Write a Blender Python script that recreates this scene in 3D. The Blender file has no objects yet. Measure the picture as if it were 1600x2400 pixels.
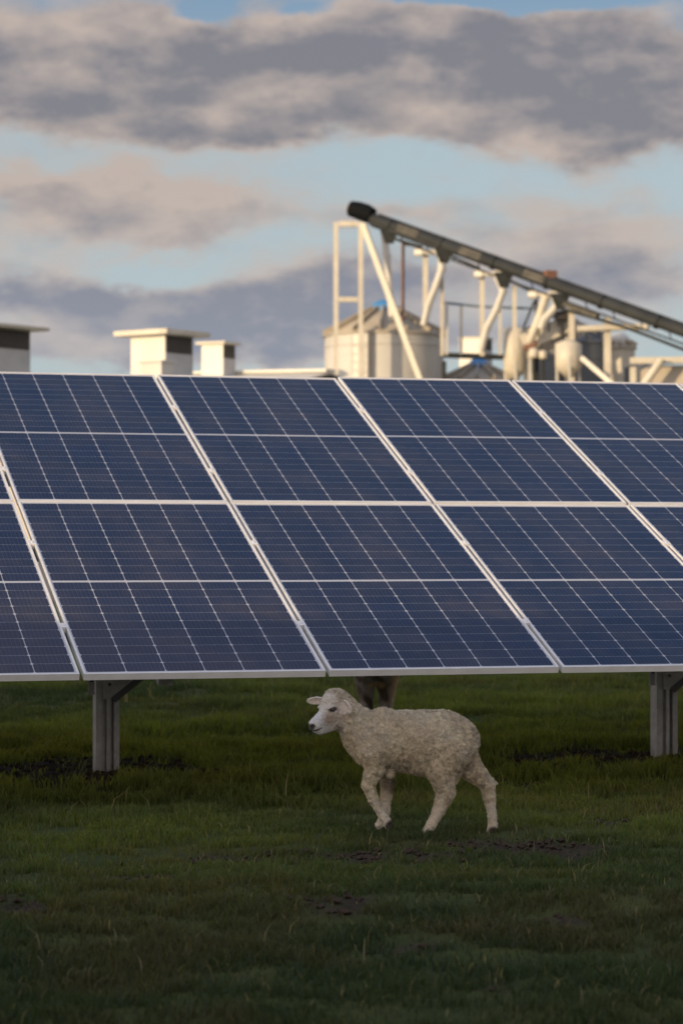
import bpy, math, random
import numpy as np
from mathutils import Vector, Matrix
random.seed(7); rng = np.random.default_rng(11)
R = math.radians
SC = bpy.context.scene
COL = SC.collection

# ------------------------------------------------------------------ camera
F_PX, YAW, PITCH, CAMH = 5921.0, R(16.09), R(0.68), 1.20
CAM = (-2.04, -11.29, CAMH)
cd = bpy.data.cameras.new('camera'); cam = bpy.data.objects.new('camera', cd); COL.objects.link(cam)
cam.location = CAM
cam.rotation_euler = (R(90) + PITCH, 0, -YAW)
cd.sensor_fit = 'VERTICAL'; cd.sensor_height = 36.0
cd.lens = 36.0 * F_PX / 2400.0
cd.clip_start = 0.1; cd.clip_end = 20000
cd.dof.use_dof = True; cd.dof.focus_distance = 10.75; cd.dof.aperture_fstop = 3.9; cd.dof.aperture_blades = 9
SC.camera = cam

# ------------------------------------------------------------------ light
SUN_AZ, SUN_EL = R(-118.0), R(8.0)          # compass angle from +Y, clockwise
sdir = Vector((math.sin(SUN_AZ) * math.cos(SUN_EL), math.cos(SUN_AZ) * math.cos(SUN_EL), math.sin(SUN_EL)))
sl = bpy.data.lights.new('sun', 'SUN'); sl.energy = 4.8; sl.angle = R(0.55); sl.color = (1.0, 0.755, 0.45)
so = bpy.data.objects.new('sun', sl); COL.objects.link(so)
so.rotation_euler = sdir.to_track_quat('Z', 'Y').to_euler()
SC.view_settings.view_transform = 'Standard'; SC.view_settings.look = 'None'
SC.view_settings.exposure = 0.0; SC.view_settings.gamma = 1.0


class NT:
    """small helper around a node tree"""
    def __init__(s, tree):
        s.t = tree; s.n = tree.nodes; s.l = tree.links
        s.n.clear()
    def new(s, kind, **kw):
        nd = s.n.new(kind)
        for k, v in kw.items(): setattr(nd, k, v)
        return nd
    def put(s, sock, v):
        if isinstance(v, bpy.types.NodeSocket): s.l.new(v, sock)
        elif v is not None: sock.default_value = v
    def m(s, op, a, b=None, c=None, clamp=False):
        nd = s.n.new('ShaderNodeMath'); nd.operation = op; nd.use_clamp = clamp
        s.put(nd.inputs[0], a); s.put(nd.inputs[1], b)
        if c is not None: s.put(nd.inputs[2], c)
        return nd.outputs[0]
    def sstep(s, x, lo, hi):
        nd = s.n.new('ShaderNodeMapRange'); nd.interpolation_type = 'SMOOTHSTEP'
        s.put(nd.inputs[0], x); nd.inputs[1].default_value = lo; nd.inputs[2].default_value = hi
        return nd.outputs[0]
    def remap(s, x, a, b, c, d):
        nd = s.n.new('ShaderNodeMapRange'); s.put(nd.inputs[0], x)
        for i, v in enumerate((a, b, c, d)): nd.inputs[i + 1].default_value = v
        return nd.outputs[0]
    def mix(s, f, a, b):
        nd = s.n.new('ShaderNodeMix'); nd.data_type = 'RGBA'
        s.put(nd.inputs[0], f)
        s.put(nd.inputs[6], a if not isinstance(a, tuple) else (*a[:3], 1)); s.put(nd.inputs[7], b if not isinstance(b, tuple) else (*b[:3], 1))
        return nd.outputs[2]
    def noise(s, vec, scale, detail=4, rough=0.55, dist=0.0):
        nd = s.n.new('ShaderNodeTexNoise'); s.put(nd.inputs['Vector'], vec)
        nd.inputs['Scale'].default_value = scale; nd.inputs['Detail'].default_value = detail
        nd.inputs['Roughness'].default_value = rough; nd.inputs['Distortion'].default_value = dist
        return nd.outputs['Fac']
    def vmul(s, v, xyz):
        nd = s.n.new('ShaderNodeVectorMath'); nd.operation = 'MULTIPLY'; s.put(nd.inputs[0], v); nd.inputs[1].default_value = xyz
        return nd.outputs[0]
    def vadd(s, v, xyz):
        nd = s.n.new('ShaderNodeVectorMath'); nd.operation = 'ADD'; s.put(nd.inputs[0], v); nd.inputs[1].default_value = xyz
        return nd.outputs[0]


# ------------------------------------------------------------------ sky
W = bpy.data.worlds.new('World'); SC.world = W; W.use_nodes = True
t = NT(W.node_tree)
tc = t.new('ShaderNodeTexCoord'); D = tc.outputs['Generated']
sep = t.new('ShaderNodeSeparateXYZ'); t.put(sep.inputs[0], D)
DX, DY, DZ = sep.outputs
DEG = 180 / math.pi
az = t.m('MULTIPLY', t.m('ARCTAN2', DX, DY), DEG)
el = t.m('MULTIPLY', t.m('ARCSINE', DZ), DEG)
flat = t.vmul(D, (1, 1, 2.1))
w1 = t.noise(flat, 16, 5, 0.62)
w2 = t.noise(t.vadd(flat, (3.1, 7.7, 1.3)), 18, 5, 0.62)
w3 = t.noise(t.vadd(flat, (9.2, 2.2, 5.3)), 6.5, 3, 0.5)
azw = t.m('ADD', az, t.m('MULTIPLY', t.m('SUBTRACT', w1, 0.5), 4.2))
elw = t.m('ADD', el, t.m('ADD', t.m('MULTIPLY', t.m('SUBTRACT', w2, 0.5), 2.1), t.m('MULTIPLY', t.m('SUBTRACT', w3, 0.5), 1.5)))


def px_az(x): return 16.09 + math.degrees(math.atan((x - 800) / F_PX))
def px_el(y): return 0.68 + math.degrees(math.atan((1200 - y) / F_PX))


# cloud banks of that evening: direction and spread in degrees, strength
banks = [  # x, y, rx, ry, amp   (given by where each bank stands in the photographed sky)
    (120, 125, 560, 118, 0.80), (140, 215, 420, 55, 0.60), (620, 190, 380, 120, 0.72), (540, 300, 270, 42, 0.70), (1100, 130, 380, 120, 0.66),
    (1480, 190, 400, 150, 0.90), (1500, 310, 260, 62, 0.70), (1130, 320, 210, 70, 0.50), (890, 340, 70, 36, 0.36), (1090, 375, 130, 28, 0.30),
    (50, 430, 150, 62, 0.62), (290, 440, 180, 58, 0.58), (560, 455, 150, 46, 0.46), (170, 530, 300, 48, 0.46), (760, 505, 260, 34, 0.32), (420, 540, 120, 34, 0.36),
    (1380, 485, 170, 40, 0.42), (1000, 505, 200, 34, 0.30), (1500, 545, 190, 42, 0.36), (1180, 560, 240, 30, 0.28),
    (70, 670, 270, 70, 0.80), (560, 700, 320, 62, 0.80), (800, 640, 220, 60, 0.50), (330, 790, 420, 46, 0.60), (700, 800, 300, 46, 0.55), (1150, 640, 300, 60, 0.44), (1480, 650, 220, 70, 0.55), (1200, 770, 420, 60, 0.52),
    (455, 28, 60, 30, -0.70), (710, 28, 50, 22, -0.40), (1090, 8, 170, 26, -0.75), (1330, 6, 140, 24, -0.75), (350, 620, 120, 36, -0.35)]
dens = None
for (x, y, rx, ry, amp) in banks:
    a = t.m('DIVIDE', t.m('SUBTRACT', azw, px_az(x)), rx * 0.00968)
    b = t.m('DIVIDE', t.m('SUBTRACT', elw, px_el(y)), ry * 0.00968)
    r2 = t.m('MULTIPLY_ADD', a, a, t.m('MULTIPLY', b, b))
    g = t.m('MULTIPLY', t.m('EXPONENT', t.m('MULTIPLY', r2, -0.9)), amp)
    dens = g if dens is None else t.m('ADD', dens, g)
# beyond those banks the same broken cloud carries on round the sky
inview = t.m('MULTIPLY', t.sstep(t.m('ABSOLUTE', t.m('SUBTRACT', az, 16.09)), 15, 9), t.sstep(el, 16, 12.5))
broad = t.m('MULTIPLY', t.noise(t.vmul(D, (1, 1, 1.6)), 3.2, 6, 0.6), 1.0)
high = t.sstep(el, 16, 40)
broad = t.m('SUBTRACT', broad, t.m('MULTIPLY_ADD', high, 0.20, 0.08))
ahead = t.sstep(t.m('ABSOLUTE', t.m('SUBTRACT', az, 16.09)), 60, 30)         # higher up ahead: a clear lane, then a bank above it
broad = t.m('ADD', broad, t.m('MULTIPLY', ahead, t.m('SUBTRACT', t.m('MULTIPLY', t.sstep(el, 44.5, 48), 0.26), t.m('MULTIPLY', t.sstep(el, 20, 28), 0.16))))
dens = t.m('ADD', t.m('MULTIPLY', dens, inview), t.m('MULTIPLY', broad, t.m('SUBTRACT', 1.0, inview)))
fine = t.noise(flat, 34, 7, 0.60)
mid = t.noise(t.vadd(flat, (1.7, 0.4, 2.2)), 13, 5, 0.55)
dens = t.m('ADD', dens, t.m('ADD', t.m('MULTIPLY', t.m('SUBTRACT', fine, 0.5), 0.42), t.m('MULTIPLY', t.m('SUBTRACT', mid, 0.5), 0.24)))
cover = t.m('MULTIPLY', t.sstep(dens, 0.06, 0.62), 0.95)
thick = t.sstep(dens, 0.20, 1.05)
# relief: the side of each billow that faces the low sun is paler (difference of density towards the sun)
off = t.noise(t.vadd(flat, (-0.012, -0.004, 0.016)), 34, 7, 0.60)
rel = t.m('MULTIPLY', t.m('SUBTRACT', fine, off), 1.4)
litsum = None
for (x, y, rx, ry, amp) in [(120, 105, 230, 80, 0.58), (620, 65, 110, 45, 0.55), (640, 225, 210, 45, 0.55), (960, 70, 80, 30, 0.35), (1070, 290, 170, 60, 0.60), (1540, 155, 90, 22, 0.35), (985, 190, 60, 25, 0.40), (1270, 350, 80, 45, 0.55), (420, 270, 110, 30, 0.3),
                            (280, 425, 190, 45, 0.60), (60, 410, 120, 45, 0.50), (540, 440, 130, 40, 0.50), (1380, 470, 160, 40, 0.45), (340, 530, 110, 36, 0.45), (120, 545, 120, 30, 0.30), (760, 500, 160, 30, 0.40), (1500, 540, 140, 34, 0.40), (270, 785, 110, 22, 0.5), (650, 770, 130, 14, 0.35), (200, 850, 70, 14, 0.4), (1080, 610, 120, 26, 0.3), (1500, 600, 120, 30, 0.3)]:
    a = t.m('DIVIDE', t.m('SUBTRACT', azw, px_az(x)), rx * 0.00968); b = t.m('DIVIDE', t.m('SUBTRACT', elw, px_el(y)), ry * 0.00968)
    g = t.m('MULTIPLY', t.m('EXPONENT', t.m('MULTIPLY', t.m('MULTIPLY_ADD', a, a, t.m('MULTIPLY', b, b)), -0.9)), amp)
    litsum = g if litsum is None else t.m('ADD', litsum, g)
lit = t.m('ADD', t.m('MULTIPLY_ADD', t.m('SUBTRACT', 1.0, thick), 0.9, litsum), t.m('ADD', rel, t.m('MULTIPLY', t.m('ADD', t.m('SUBTRACT', mid, 0.5), t.m('MULTIPLY', t.m('SUBTRACT', fine, 0.5), 0.7)), 0.80)), clamp=True)
lowel = t.sstep(el, 8.5, 4.0)
core = t.mix(lowel, (0.222, 0.218, 0.248), (0.272, 0.292, 0.360))
rim = t.mix(lowel, (0.54, 0.45, 0.40), (0.56, 0.505, 0.48))
ccol = t.mix(lit, core, rim)
# fill light added in the unseen sky: brighter sun-side and flank cloud, overhead veil
sunside = t.new('ShaderNodeVectorMath'); sunside.operation = 'DOT_PRODUCT'; t.put(sunside.inputs[0], D); sunside.inputs[1].default_value = sdir
glow = t.sstep(sunside.outputs['Value'], 0.05, 0.95)
vs = t.new('ShaderNodeVectorMath'); vs.operation = 'SCALE'; t.put(vs.inputs[0], ccol); t.put(vs.inputs[3], t.m('ADD', t.m('MULTIPLY_ADD', glow, 4.0, 1.0), t.m('MULTIPLY', t.sstep(t.m('ABSOLUTE', t.m('SUBTRACT', az, 16.09)), 18, 50), 1.1))); ccol = vs.outputs[0]
over = t.m('MULTIPLY', t.sstep(el, 50, 72), t.remap(t.noise(D, 2.6, 5, 0.6), 0.3, 0.7, 0.65, 1.0))
skyn = t.new('ShaderNodeTexSky'); skyn.sky_type = 'NISHITA'; skyn.sun_disc = False
skyn.sun_elevation = SUN_EL; skyn.sun_rotation = SUN_AZ; skyn.altitude = 50; skyn.air_density = 1.0; skyn.dust_density = 0.6; skyn.ozone_density = 2.0
bg1 = t.new('ShaderNodeBackground'); t.put(bg1.inputs[0], skyn.outputs[0]); bg1.inputs[1].default_value = 0.15
veil = t.new('ShaderNodeBackground'); t.put(veil.inputs[0], t.mix(t.sstep(el, 9.0, 12.6), (0.46, 0.54, 0.585), (0.21, 0.305, 0.45))); veil.inputs[1].default_value = 1.0   # thin high haze
mv = t.new('ShaderNodeMixShader'); t.put(mv.inputs[0], t.remap(el, 6, 34, 0.84, 0.10)); t.l.new(bg1.outputs[0], mv.inputs[1]); t.l.new(veil.outputs[0], mv.inputs[2])
bg2 = t.new('ShaderNodeBackground'); t.put(bg2.inputs[0], ccol); bg2.inputs[1].default_value = 1.0
mx = t.new('ShaderNodeMixShader'); t.put(mx.inputs[0], cover); t.l.new(mv.outputs[0], mx.inputs[1]); t.l.new(bg2.outputs[0], mx.inputs[2])
bg3 = t.new('ShaderNodeBackground'); bg3.inputs[0].default_value = (0.80, 1.02, 1.55, 1); bg3.inputs[1].default_value = 1.0
mo = t.new('ShaderNodeMixShader'); t.put(mo.inputs[0], over); t.l.new(mx.outputs[0], mo.inputs[1]); t.l.new(bg3.outputs[0], mo.inputs[2])
wo = t.new('ShaderNodeOutputWorld'); t.l.new(mo.outputs[0], wo.inputs[0])

# ------------------------------------------------------------------ helpers


def tag(o, label=None, cat=None, group=None, kind=None):
    for k, v in (('label', label), ('category', cat), ('group', group), ('kind', kind)):
        if v: o[k] = v
    return o


def empty(name, loc, rz=0.0, label=None, cat=None, group=None):
    o = bpy.data.objects.new(name, None); COL.objects.link(o); o.empty_display_size = 0.2
    o.location = loc; o.rotation_euler = (0, 0, rz)
    return tag(o, label, cat, group)


class MB:
    """collects shapes, then links them as one mesh object"""
    def __init__(s): s.v = []; s.f = []; s.sm = []
    def add(s, vs, fs, smooth=False):
        o = len(s.v); s.v += [tuple(p) for p in vs]
        for f in fs: s.f.append(tuple(i + o for i in f)); s.sm.append(smooth)
        return s
    def box(s, c, size, rz=0.0, M=None):
        x, y, z = (k / 2 for k in size); P = [Vector((a * x, b * y, e * z)) for a in (-1, 1) for b in (-1, 1) for e in (-1, 1)]
        m = (M.to_3x3() if M else Matrix.Rotation(rz, 3, 'Z'))
        P = [m @ p + Vector(c) for p in P]
        return s.add(P, [(0, 1, 3, 2), (4, 6, 7, 5), (0, 4, 5, 1), (2, 3, 7, 6), (0, 2, 6, 4), (1, 5, 7, 3)])
    def tube(s, pts, r, n=12, caps=True, smooth=True):
        pts = [Vector(p) for p in pts]; rs = r if isinstance(r, (list, tuple)) else [r] * len(pts)
        rings = []; ref = None
        for i, p in enumerate(pts):
            d = (pts[min(i + 1, len(pts) - 1)] - pts[max(i - 1, 0)]).normalized()
            if ref is None: ref = Vector((0, 0, 1)) if abs(d.z) < 0.9 else Vector((1, 0, 0))
            a = (ref - d * ref.dot(d)).normalized(); b = d.cross(a); ref = a
            rings.append([p + (a * math.cos(2 * math.pi * k / n) + b * math.sin(2 * math.pi * k / n)) * rs[i] for k in range(n)])
        vs = [q for ring in rings for q in ring]; fs = []
        for i in range(len(rings) - 1):
            for k in range(n): fs.append((i * n + k, i * n + (k + 1) % n, (i + 1) * n + (k + 1) % n, (i + 1) * n + k))
        s.add(vs, fs, smooth)
        if caps: s.add(rings[0], [tuple(range(n))[::-1]]); s.add(rings[-1], [tuple(range(n))])
        return s
    def bar(s, a, b, w, h, up=(0, 0, 1)):
        a, b = Vector(a), Vector(b); d = (b - a); L = d.length; d.normalize(); u = Vector(up)
        if abs(d.dot(u)) > 0.98: u = Vector((0, 1, 0))
        x = d.cross(u).normalized(); z = x.cross(d)
        M = Matrix((x, d, z)).transposed()
        return s.box((a + b) / 2, (w, L, h), M=M.to_4x4())
    def lathe(s, prof, n=48, c=(0, 0, 0), smooth=True, cap_top=False):
        vs = []; fs = []
        for (r, z) in prof:
            for k in range(n): a = 2 * math.pi * k / n; vs.append((c[0] + r * math.cos(a), c[1] + r * math.sin(a), c[2] + z))
        for i in range(len(prof) - 1):
            for k in range(n): fs.append((i * n + k, i * n + (k + 1) % n, (i + 1) * n + (k + 1) % n, (i + 1) * n + k))
        s.add(vs, fs, smooth)
        return s
    def prism(s, poly, axis, lo, hi):
        """polygon in the plane across `axis`, extruded from lo to hi"""
        def P(q, h): return {'z': (q[0], q[1], h), 'y': (q[0], h, q[1]), 'x': (h, q[0], q[1])}[axis]
        n = len(poly); vs = [P(q, lo) for q in poly] + [P(q, hi) for q in poly]
        fs = [tuple(range(n))[::-1], tuple(range(n, 2 * n))] + [(i, (i + 1) % n, n + (i + 1) % n, n + i) for i in range(n)]
        return s.add(vs, fs)
    def build(s, name, mat, parent=None, org=(0, 0, 0), bevel=0.0):
        me = bpy.data.meshes.new(name); O = Vector(org)
        me.from_pydata([tuple(Vector(p) - O) for p in s.v], [], s.f); me.validate()
        import bmesh
        bm = bmesh.new(); bm.from_mesh(me); bmesh.ops.recalc_face_normals(bm, faces=bm.faces); bm.to_mesh(me); bm.free()
        if len(s.sm) == len(me.polygons): me.polygons.foreach_set('use_smooth', s.sm)
        o = bpy.data.objects.new(name, me); COL.objects.link(o); me.materials.append(mat)
        if bevel:
            b = o.modifiers.new('bevel', 'BEVEL'); b.width = bevel; b.segments = 2; b.limit_method = 'ANGLE'
        if parent: o.parent = parent
        return o


def mat(name, col, rough=0.5, metal=0.0, var=0.12, scale=6.0, bump=0.0, bscale=40.0, stain=None, stain_amt=0.0, spec=0.5):
    """procedural paint / metal / soil: base colour with mottling, optional stains and bump"""
    m = bpy.data.materials.new(name); m.use_nodes = True; t = NT(m.node_tree)
    tc = t.new('ShaderNodeTexCoord').outputs['Object']
    n1 = t.noise(tc, scale, 5, 0.6)
    c = t.mix(t.sstep(n1, 0.3, 0.7), tuple(k * (1 - var) for k in col), tuple(min(1, k * (1 + var)) for k in col))
    if stain:
        n2 = t.noise(t.vmul(tc, (1, 1, 0.35)), scale * 0.7, 6, 0.65, 0.3)
        c = t.mix(t.m('MULTIPLY', t.sstep(n2, 0.52, 0.72), stain_amt), c, stain)
    p = t.new('ShaderNodeBsdfPrincipled'); t.put(p.inputs['Base Color'], c)
    p.inputs['Metallic'].default_value = metal; p.inputs['Specular IOR Level'].default_value = spec
    t.put(p.inputs['Roughness'], t.remap(n1, 0.2, 0.8, max(0.02, rough - 0.1), min(1, rough + 0.1)))
    if bump:
        b = t.new('ShaderNodeBump'); b.inputs['Strength'].default_value = bump; b.inputs['Distance'].default_value = 0.01
        t.put(b.inputs['Height'], t.noise(tc, bscale, 4, 0.6)); t.l.new(b.outputs[0], p.inputs['Normal'])
    o = t.new('ShaderNodeOutputMaterial'); t.l.new(p.outputs[0], o.inputs[0])
    return m


# ------------------------------------------------------------------ materials
ALU = mat('panel frame aluminium', (0.65, 0.64, 0.63), 0.45, 0.0, 0.06, 9)
BACK = mat('white backsheet', (0.70, 0.70, 0.68), 0.5, 0, 0.04, 5)
GALV = mat('galvanised post steel', (0.33, 0.32, 0.305), 0.6, 0.15, 0.18, 14, 0.15, 60, (0.16, 0.13, 0.11), 0.5)
BOLT = mat('bolt steel', (0.06, 0.06, 0.06), 0.5, 0.5)
YTAG = mat('yellow plastic tag', (0.55, 0.50, 0.22), 0.5)
CREAM = mat('cream painted steel', (0.52, 0.475, 0.385), 0.5, 0, 0.10, 1.6, 0, 40, (0.33, 0.27, 0.18), 0.6)
WHITE = mat('white painted sheet', (0.60, 0.575, 0.51), 0.5, 0, 0.06, 1.5, 0, 40, (0.55, 0.52, 0.46), 0.25)
ZINC = mat('weathered zinc', (0.49, 0.47, 0.425), 0.5, 0.05, 0.07, 0.6, 0, 40, (0.33, 0.29, 0.23), 0.5)
DSTEEL = mat('dull dark steel', (0.030, 0.033, 0.034), 0.7, 0.0, 0.25, 1.6, 0, 40, (0.05, 0.05, 0.047), 0.5, 0.2)
SILOD = mat('shade grey silo sheet', (0.085, 0.092, 0.10), 0.6, 0.0, 0.08, 1.0)  # kept this dark to stand in for the neighbouring silo's shadow
BLACK = mat('black motor housing', (0.005, 0.006, 0.007), 0.8, 0, 0.1, 3, spec=0.1)
RUST = mat('rust brown paint', (0.15, 0.075, 0.048), 0.6, 0, 0.25, 2)
RUSTY = mat('weathered brown cover', (0.085, 0.08, 0.068), 0.7, 0, 0.3, 4, spec=0.2)
BROWN = mat('brown motor end', (0.20, 0.13, 0.08), 0.6, 0, 0.2, 3)
BLUE = mat('blue lid plastic', (0.05, 0.20, 0.42), 0.4, 0, 0.1, 3)
LOUV = mat('dark louvre', (0.045, 0.040, 0.036), 0.7, 0, 0.2, 3)
SROOF = mat('dull tan silo roof', (0.33, 0.285, 0.215), 0.6, 0, 0.12, 1.2, 0, 40, (0.20, 0.16, 0.11), 0.5)
ROOF = mat('pale roof sheet', (0.58, 0.54, 0.46), 0.5, 0.0, 0.06, 0.6)
TAN = mat('tan wall sheet', (0.46, 0.40, 0.32), 0.6, 0, 0.08, 0.8)
EYE = mat('dark eye', (0.012, 0.010, 0.009), 0.15)

# solar cell face: 6 by 22 half cells under glass
m = bpy.data.materials.new('solar cell face'); m.use_nodes = True; t = NT(m.node_tree)
tc = t.new('ShaderNodeTexCoord').outputs['Object']; sp = t.new('ShaderNodeSeparateXYZ'); t.put(sp.inputs[0], tc)
U, V = sp.outputs[0], sp.outputs[1]
PU, PV = 0.1838, 0.0920
u0, v0 = 0.0156, 0.0250
uu = t.m('DIVIDE', t.m('SUBTRACT', U, u0), PU)
vmid = 1.047
upper = t.m('GREATER_THAN', V, vmid)
vv = t.m('DIVIDE', t.m('SUBTRACT', V, t.m('ADD', v0, t.m('MULTIPLY', upper, 1.057 - v0))), PV)
fu = t.m('MULTIPLY', t.m('PINGPONG', uu, 0.5), PU); fv = t.m('MULTIPLY', t.m('PINGPONG', vv, 0.5), PV)
gapu = t.m('LESS_THAN', fu, 0.0017)
gapv = t.m('LESS_THAN', fv, 0.0011)
dia = t.m('LESS_THAN', t.m('ADD', fu, t.m('MULTIPLY', fv, 1.0)), 0.0100)
midb = t.m('LESS_THAN', t.m('ABSOLUTE', t.m('SUBTRACT', V, vmid)), 0.0105)
edge = t.m('MAXIMUM', t.m('MAXIMUM', t.m('LESS_THAN', U, u0 + 0.001), t.m('GREATER_THAN', U, 1.134 - u0 - 0.001)),
           t.m('MAXIMUM', t.m('LESS_THAN', V, v0), t.m('GREATER_THAN', V, 2.094 - v0)))
strong = t.m('MAXIMUM', t.m('MAXIMUM', gapu, dia), t.m('MAXIMUM', midb, edge))
oi = t.new('ShaderNodeObjectInfo')
wn = t.new('ShaderNodeTexWhiteNoise'); wn.noise_dimensions = '3D'
cb = t.new('ShaderNodeCombineXYZ'); t.put(cb.inputs[0], t.m('FLOOR', uu)); t.put(cb.inputs[1], t.m('FLOOR', t.m('ADD', vv, t.m('MULTIPLY', upper, 40)))); t.put(cb.inputs[2], t.m('MULTIPLY', oi.outputs['Random'], 50))
t.put(wn.inputs[0], cb.outputs[0])
cell = t.mix(wn.outputs[0], (0.0095, 0.0160, 0.046), (0.0130, 0.0205, 0.056))
dust = t.noise(tc, 2.2, 6, 0.65)
cell = t.mix(t.m('MULTIPLY', t.sstep(dust, 0.36, 0.85), 0.20), cell, (0.18, 0.13, 0.085))
bus = t.m('LESS_THAN', t.m('PINGPONG', t.m('MULTIPLY', uu, 9.0), 0.5), 0.035)
cell = t.mix(t.m('MULTIPLY', bus, 0.14), cell, (0.30, 0.31, 0.34))
c = t.mix(t.m('MULTIPLY', gapv, 0.55), cell, (0.42, 0.43, 0.44))
c = t.mix(strong, c, (0.44, 0.44, 0.46))
p = t.new('ShaderNodeBsdfPrincipled'); t.put(p.inputs['Base Color'], c); p.inputs['IOR'].default_value = 1.48
t.put(p.inputs['Roughness'], t.remap(dust, 0.3, 0.8, 0.10, 0.22)); p.inputs['Specular IOR Level'].default_value = 0.5
o = t.new('ShaderNodeOutputMaterial'); t.l.new(p.outputs[0], o.inputs[0]); CELLS = m
SHADESHEET = mat('shade grey side sheet', (0.42, 0.42, 0.42), 0.6, 0, 0.10, 2)

# ------------------------------------------------------------------ noise for the ground (plain value noise)
_P = rng.random((256, 256))


def vnoise(x, y):
    xi = np.floor(x).astype(int); yi = np.floor(y).astype(int); fx = x - xi; fy = y - yi
    fx = fx * fx * (3 - 2 * fx); fy = fy * fy * (3 - 2 * fy)
    g = lambda i, j: _P[i & 255, j & 255]
    return (g(xi, yi) * (1 - fx) + g(xi + 1, yi) * fx) * (1 - fy) + (g(xi, yi + 1) * (1 - fx) + g(xi + 1, yi + 1) * fx) * fy


def fbm(x, y, s, octv=4):
    v = 0; a = 0.5; tot = 0
    for k in range(octv): v = v + a * vnoise(x * s + 17.3 * k, y * s - 9.1 * k); tot += a; a *= 0.55; s *= 2.1
    return v / tot


SOIL = [  # bare, trampled patches: x, y, rx, ry, rotation, strength
    (0.35, 1.62, 0.95, 0.62, 0.0, 1.3), (0.95, 1.75, 0.45, 0.35, 0.2, 0.7), (-0.3, 1.55, 0.5, 0.30, 0, .8), (3.45, 1.66, 0.95, 0.62, 0.0, 1.3),
    (0.72, -2.05, 0.52, 0.40, -0.2, 1.0), (1.33, -1.95, 0.45, 0.34, -0.3, 0.95), (-0.30, -2.50, 0.42, 0.42, -0.2, 1.0), (0.15, -2.35, 0.3, 0.28, 0, 0.8), (2.2, -1.9, 0.4, 0.3, -0.3, 0.6),
    (2.3, -1.2, 0.45, 0.3, -0.3, 0.6), (0.25, -3.4, 0.30, 0.26, 0.1, 0.7), (0.05, -4.2, 0.25, 0.22, 0.1, 0.55), (-2.7, 1.7, 0.8, 0.5, 0, 1), (6.8, 1.75, 0.8, 0.5, 0, 1), (-0.9, -3.2, .5, .3, 0, .7), (0.9, -3.9, .3, .2, .2, .6)]


def soil(x, y):
    s = np.zeros_like(x)
    for (cx, cy, rx, ry, a, amp) in SOIL:
        dx, dy = x - cx, y - cy; u = dx * math.cos(a) + dy * math.sin(a); v = -dx * math.sin(a) + dy * math.cos(a)
        s = np.maximum(s, amp * np.exp(-1.1 * ((u / rx) ** 2 + (v / ry) ** 2)))
    n = fbm(x, y, 4.0, 5)
    return np.clip((s * 0.9 + (n - 0.5) * 1.7 - 0.36) * 3.0, 0, 1)


def gz(x, y):
    z = (fbm(x, y, 0.55, 3) - 0.5) * 0.16 + (fbm(x + 40, y, 2.4, 3) - 0.5) * 0.055 + (fbm(x - 11, y + 5, 9.0, 2) - 0.5) * 0.022
    calm = np.exp(-(((x - 1.12) / 0.9) ** 2 + ((y + 1.2) / 0.5) ** 2))            # the trodden bit the sheep walks on
    z = z * (1 - 0.9 * calm)
    for (px, py) in ((0.455, 1.81), (3.616, 1.79), (-2.7, 1.8), (6.8, 1.8)):       # trodden level round the posts
        z = z * (1 - 0.9 * np.exp(-(((x - px) / 0.7) ** 2 + ((y - py) / 0.5) ** 2)))
    z = z + soil(x, y) * ((fbm(x + 3, y - 7, 14.0, 2) - 0.5) * 0.05 - 0.006)
    far = np.clip((np.hypot(x, y) - 30) / 60, 0, 1)
    return z * (1 - far)


# ------------------------------------------------------------------ ground sheet
def grid_axis(lo, hi, step, far):
    a = list(np.arange(lo, hi + 1e-6, step)); s = step
    b = [hi]
    while b[-1] < far: s *= 1.28; b.append(b[-1] + s)
    s = step; c = [lo]
    while c[-1] > -far: s *= 1.28; c.append(c[-1] - s)
    return np.array(c[1:][::-1] + a + b[1:])


gx = grid_axis(-3.2, 7.0, 0.045, 6000); gy = grid_axis(-7.5, 10.5, 0.055, 6000)
GX, GY = np.meshgrid(gx, gy); GZ = gz(GX, GY); nx, ny = len(gx), len(gy)
me = bpy.data.meshes.new('ground'); me.vertices.add(nx * ny)
me.vertices.foreach_set('co', np.stack([GX, GY, GZ], -1).astype(np.float32).ravel())
i = np.arange(nx * ny).reshape(ny, nx); q = np.stack([i[:-1, :-1], i[:-1, 1:], i[1:, 1:], i[1:, :-1]], -1).reshape(-1, 4)
me.loops.add(q.size); me.loops.foreach_set('vertex_index', q.ravel().astype(np.int32)); me.polygons.add(len(q))
me.polygons.foreach_set('loop_start', np.arange(0, q.size, 4, dtype=np.int32)); me.polygons.foreach_set('loop_total', np.full(len(q), 4, np.int32))
me.polygons.foreach_set('use_smooth', np.ones(len(q), bool)); me.update()
at = me.attributes.new('soil', 'FLOAT', 'POINT'); at.data.foreach_set('value', soil(GX, GY).astype(np.float32).ravel())
ground = bpy.data.objects.new('ground', me); COL.objects.link(ground); tag(ground, 'dark pasture soil and turf under the solar panels', 'ground', None, 'structure')
m = bpy.data.materials.new('turf and soil'); m.use_nodes = True; t = NT(m.node_tree)
tc = t.new('ShaderNodeTexCoord').outputs['Object']
n1 = t.noise(tc, 1.4, 6, 0.6); n2 = t.noise(tc, 18, 6, 0.7); n3 = t.noise(tc, 70, 4, 0.7)
gcol = t.mix(t.sstep(n1, 0.35, 0.68), (0.040, 0.055, 0.015), (0.065, 0.072, 0.018))
gcol = t.mix(t.m('MULTIPLY', t.sstep(n2, 0.50, 0.70), 0.7), gcol, (0.040, 0.034, 0.020))
scol = t.mix(t.sstep(n2, 0.3, 0.7), (0.021, 0.015, 0.010), (0.058, 0.041, 0.028))
scol = t.mix(t.m('MULTIPLY', t.sstep(n3, 0.55, 0.7), 0.6), scol, (0.085, 0.062, 0.046))
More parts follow.
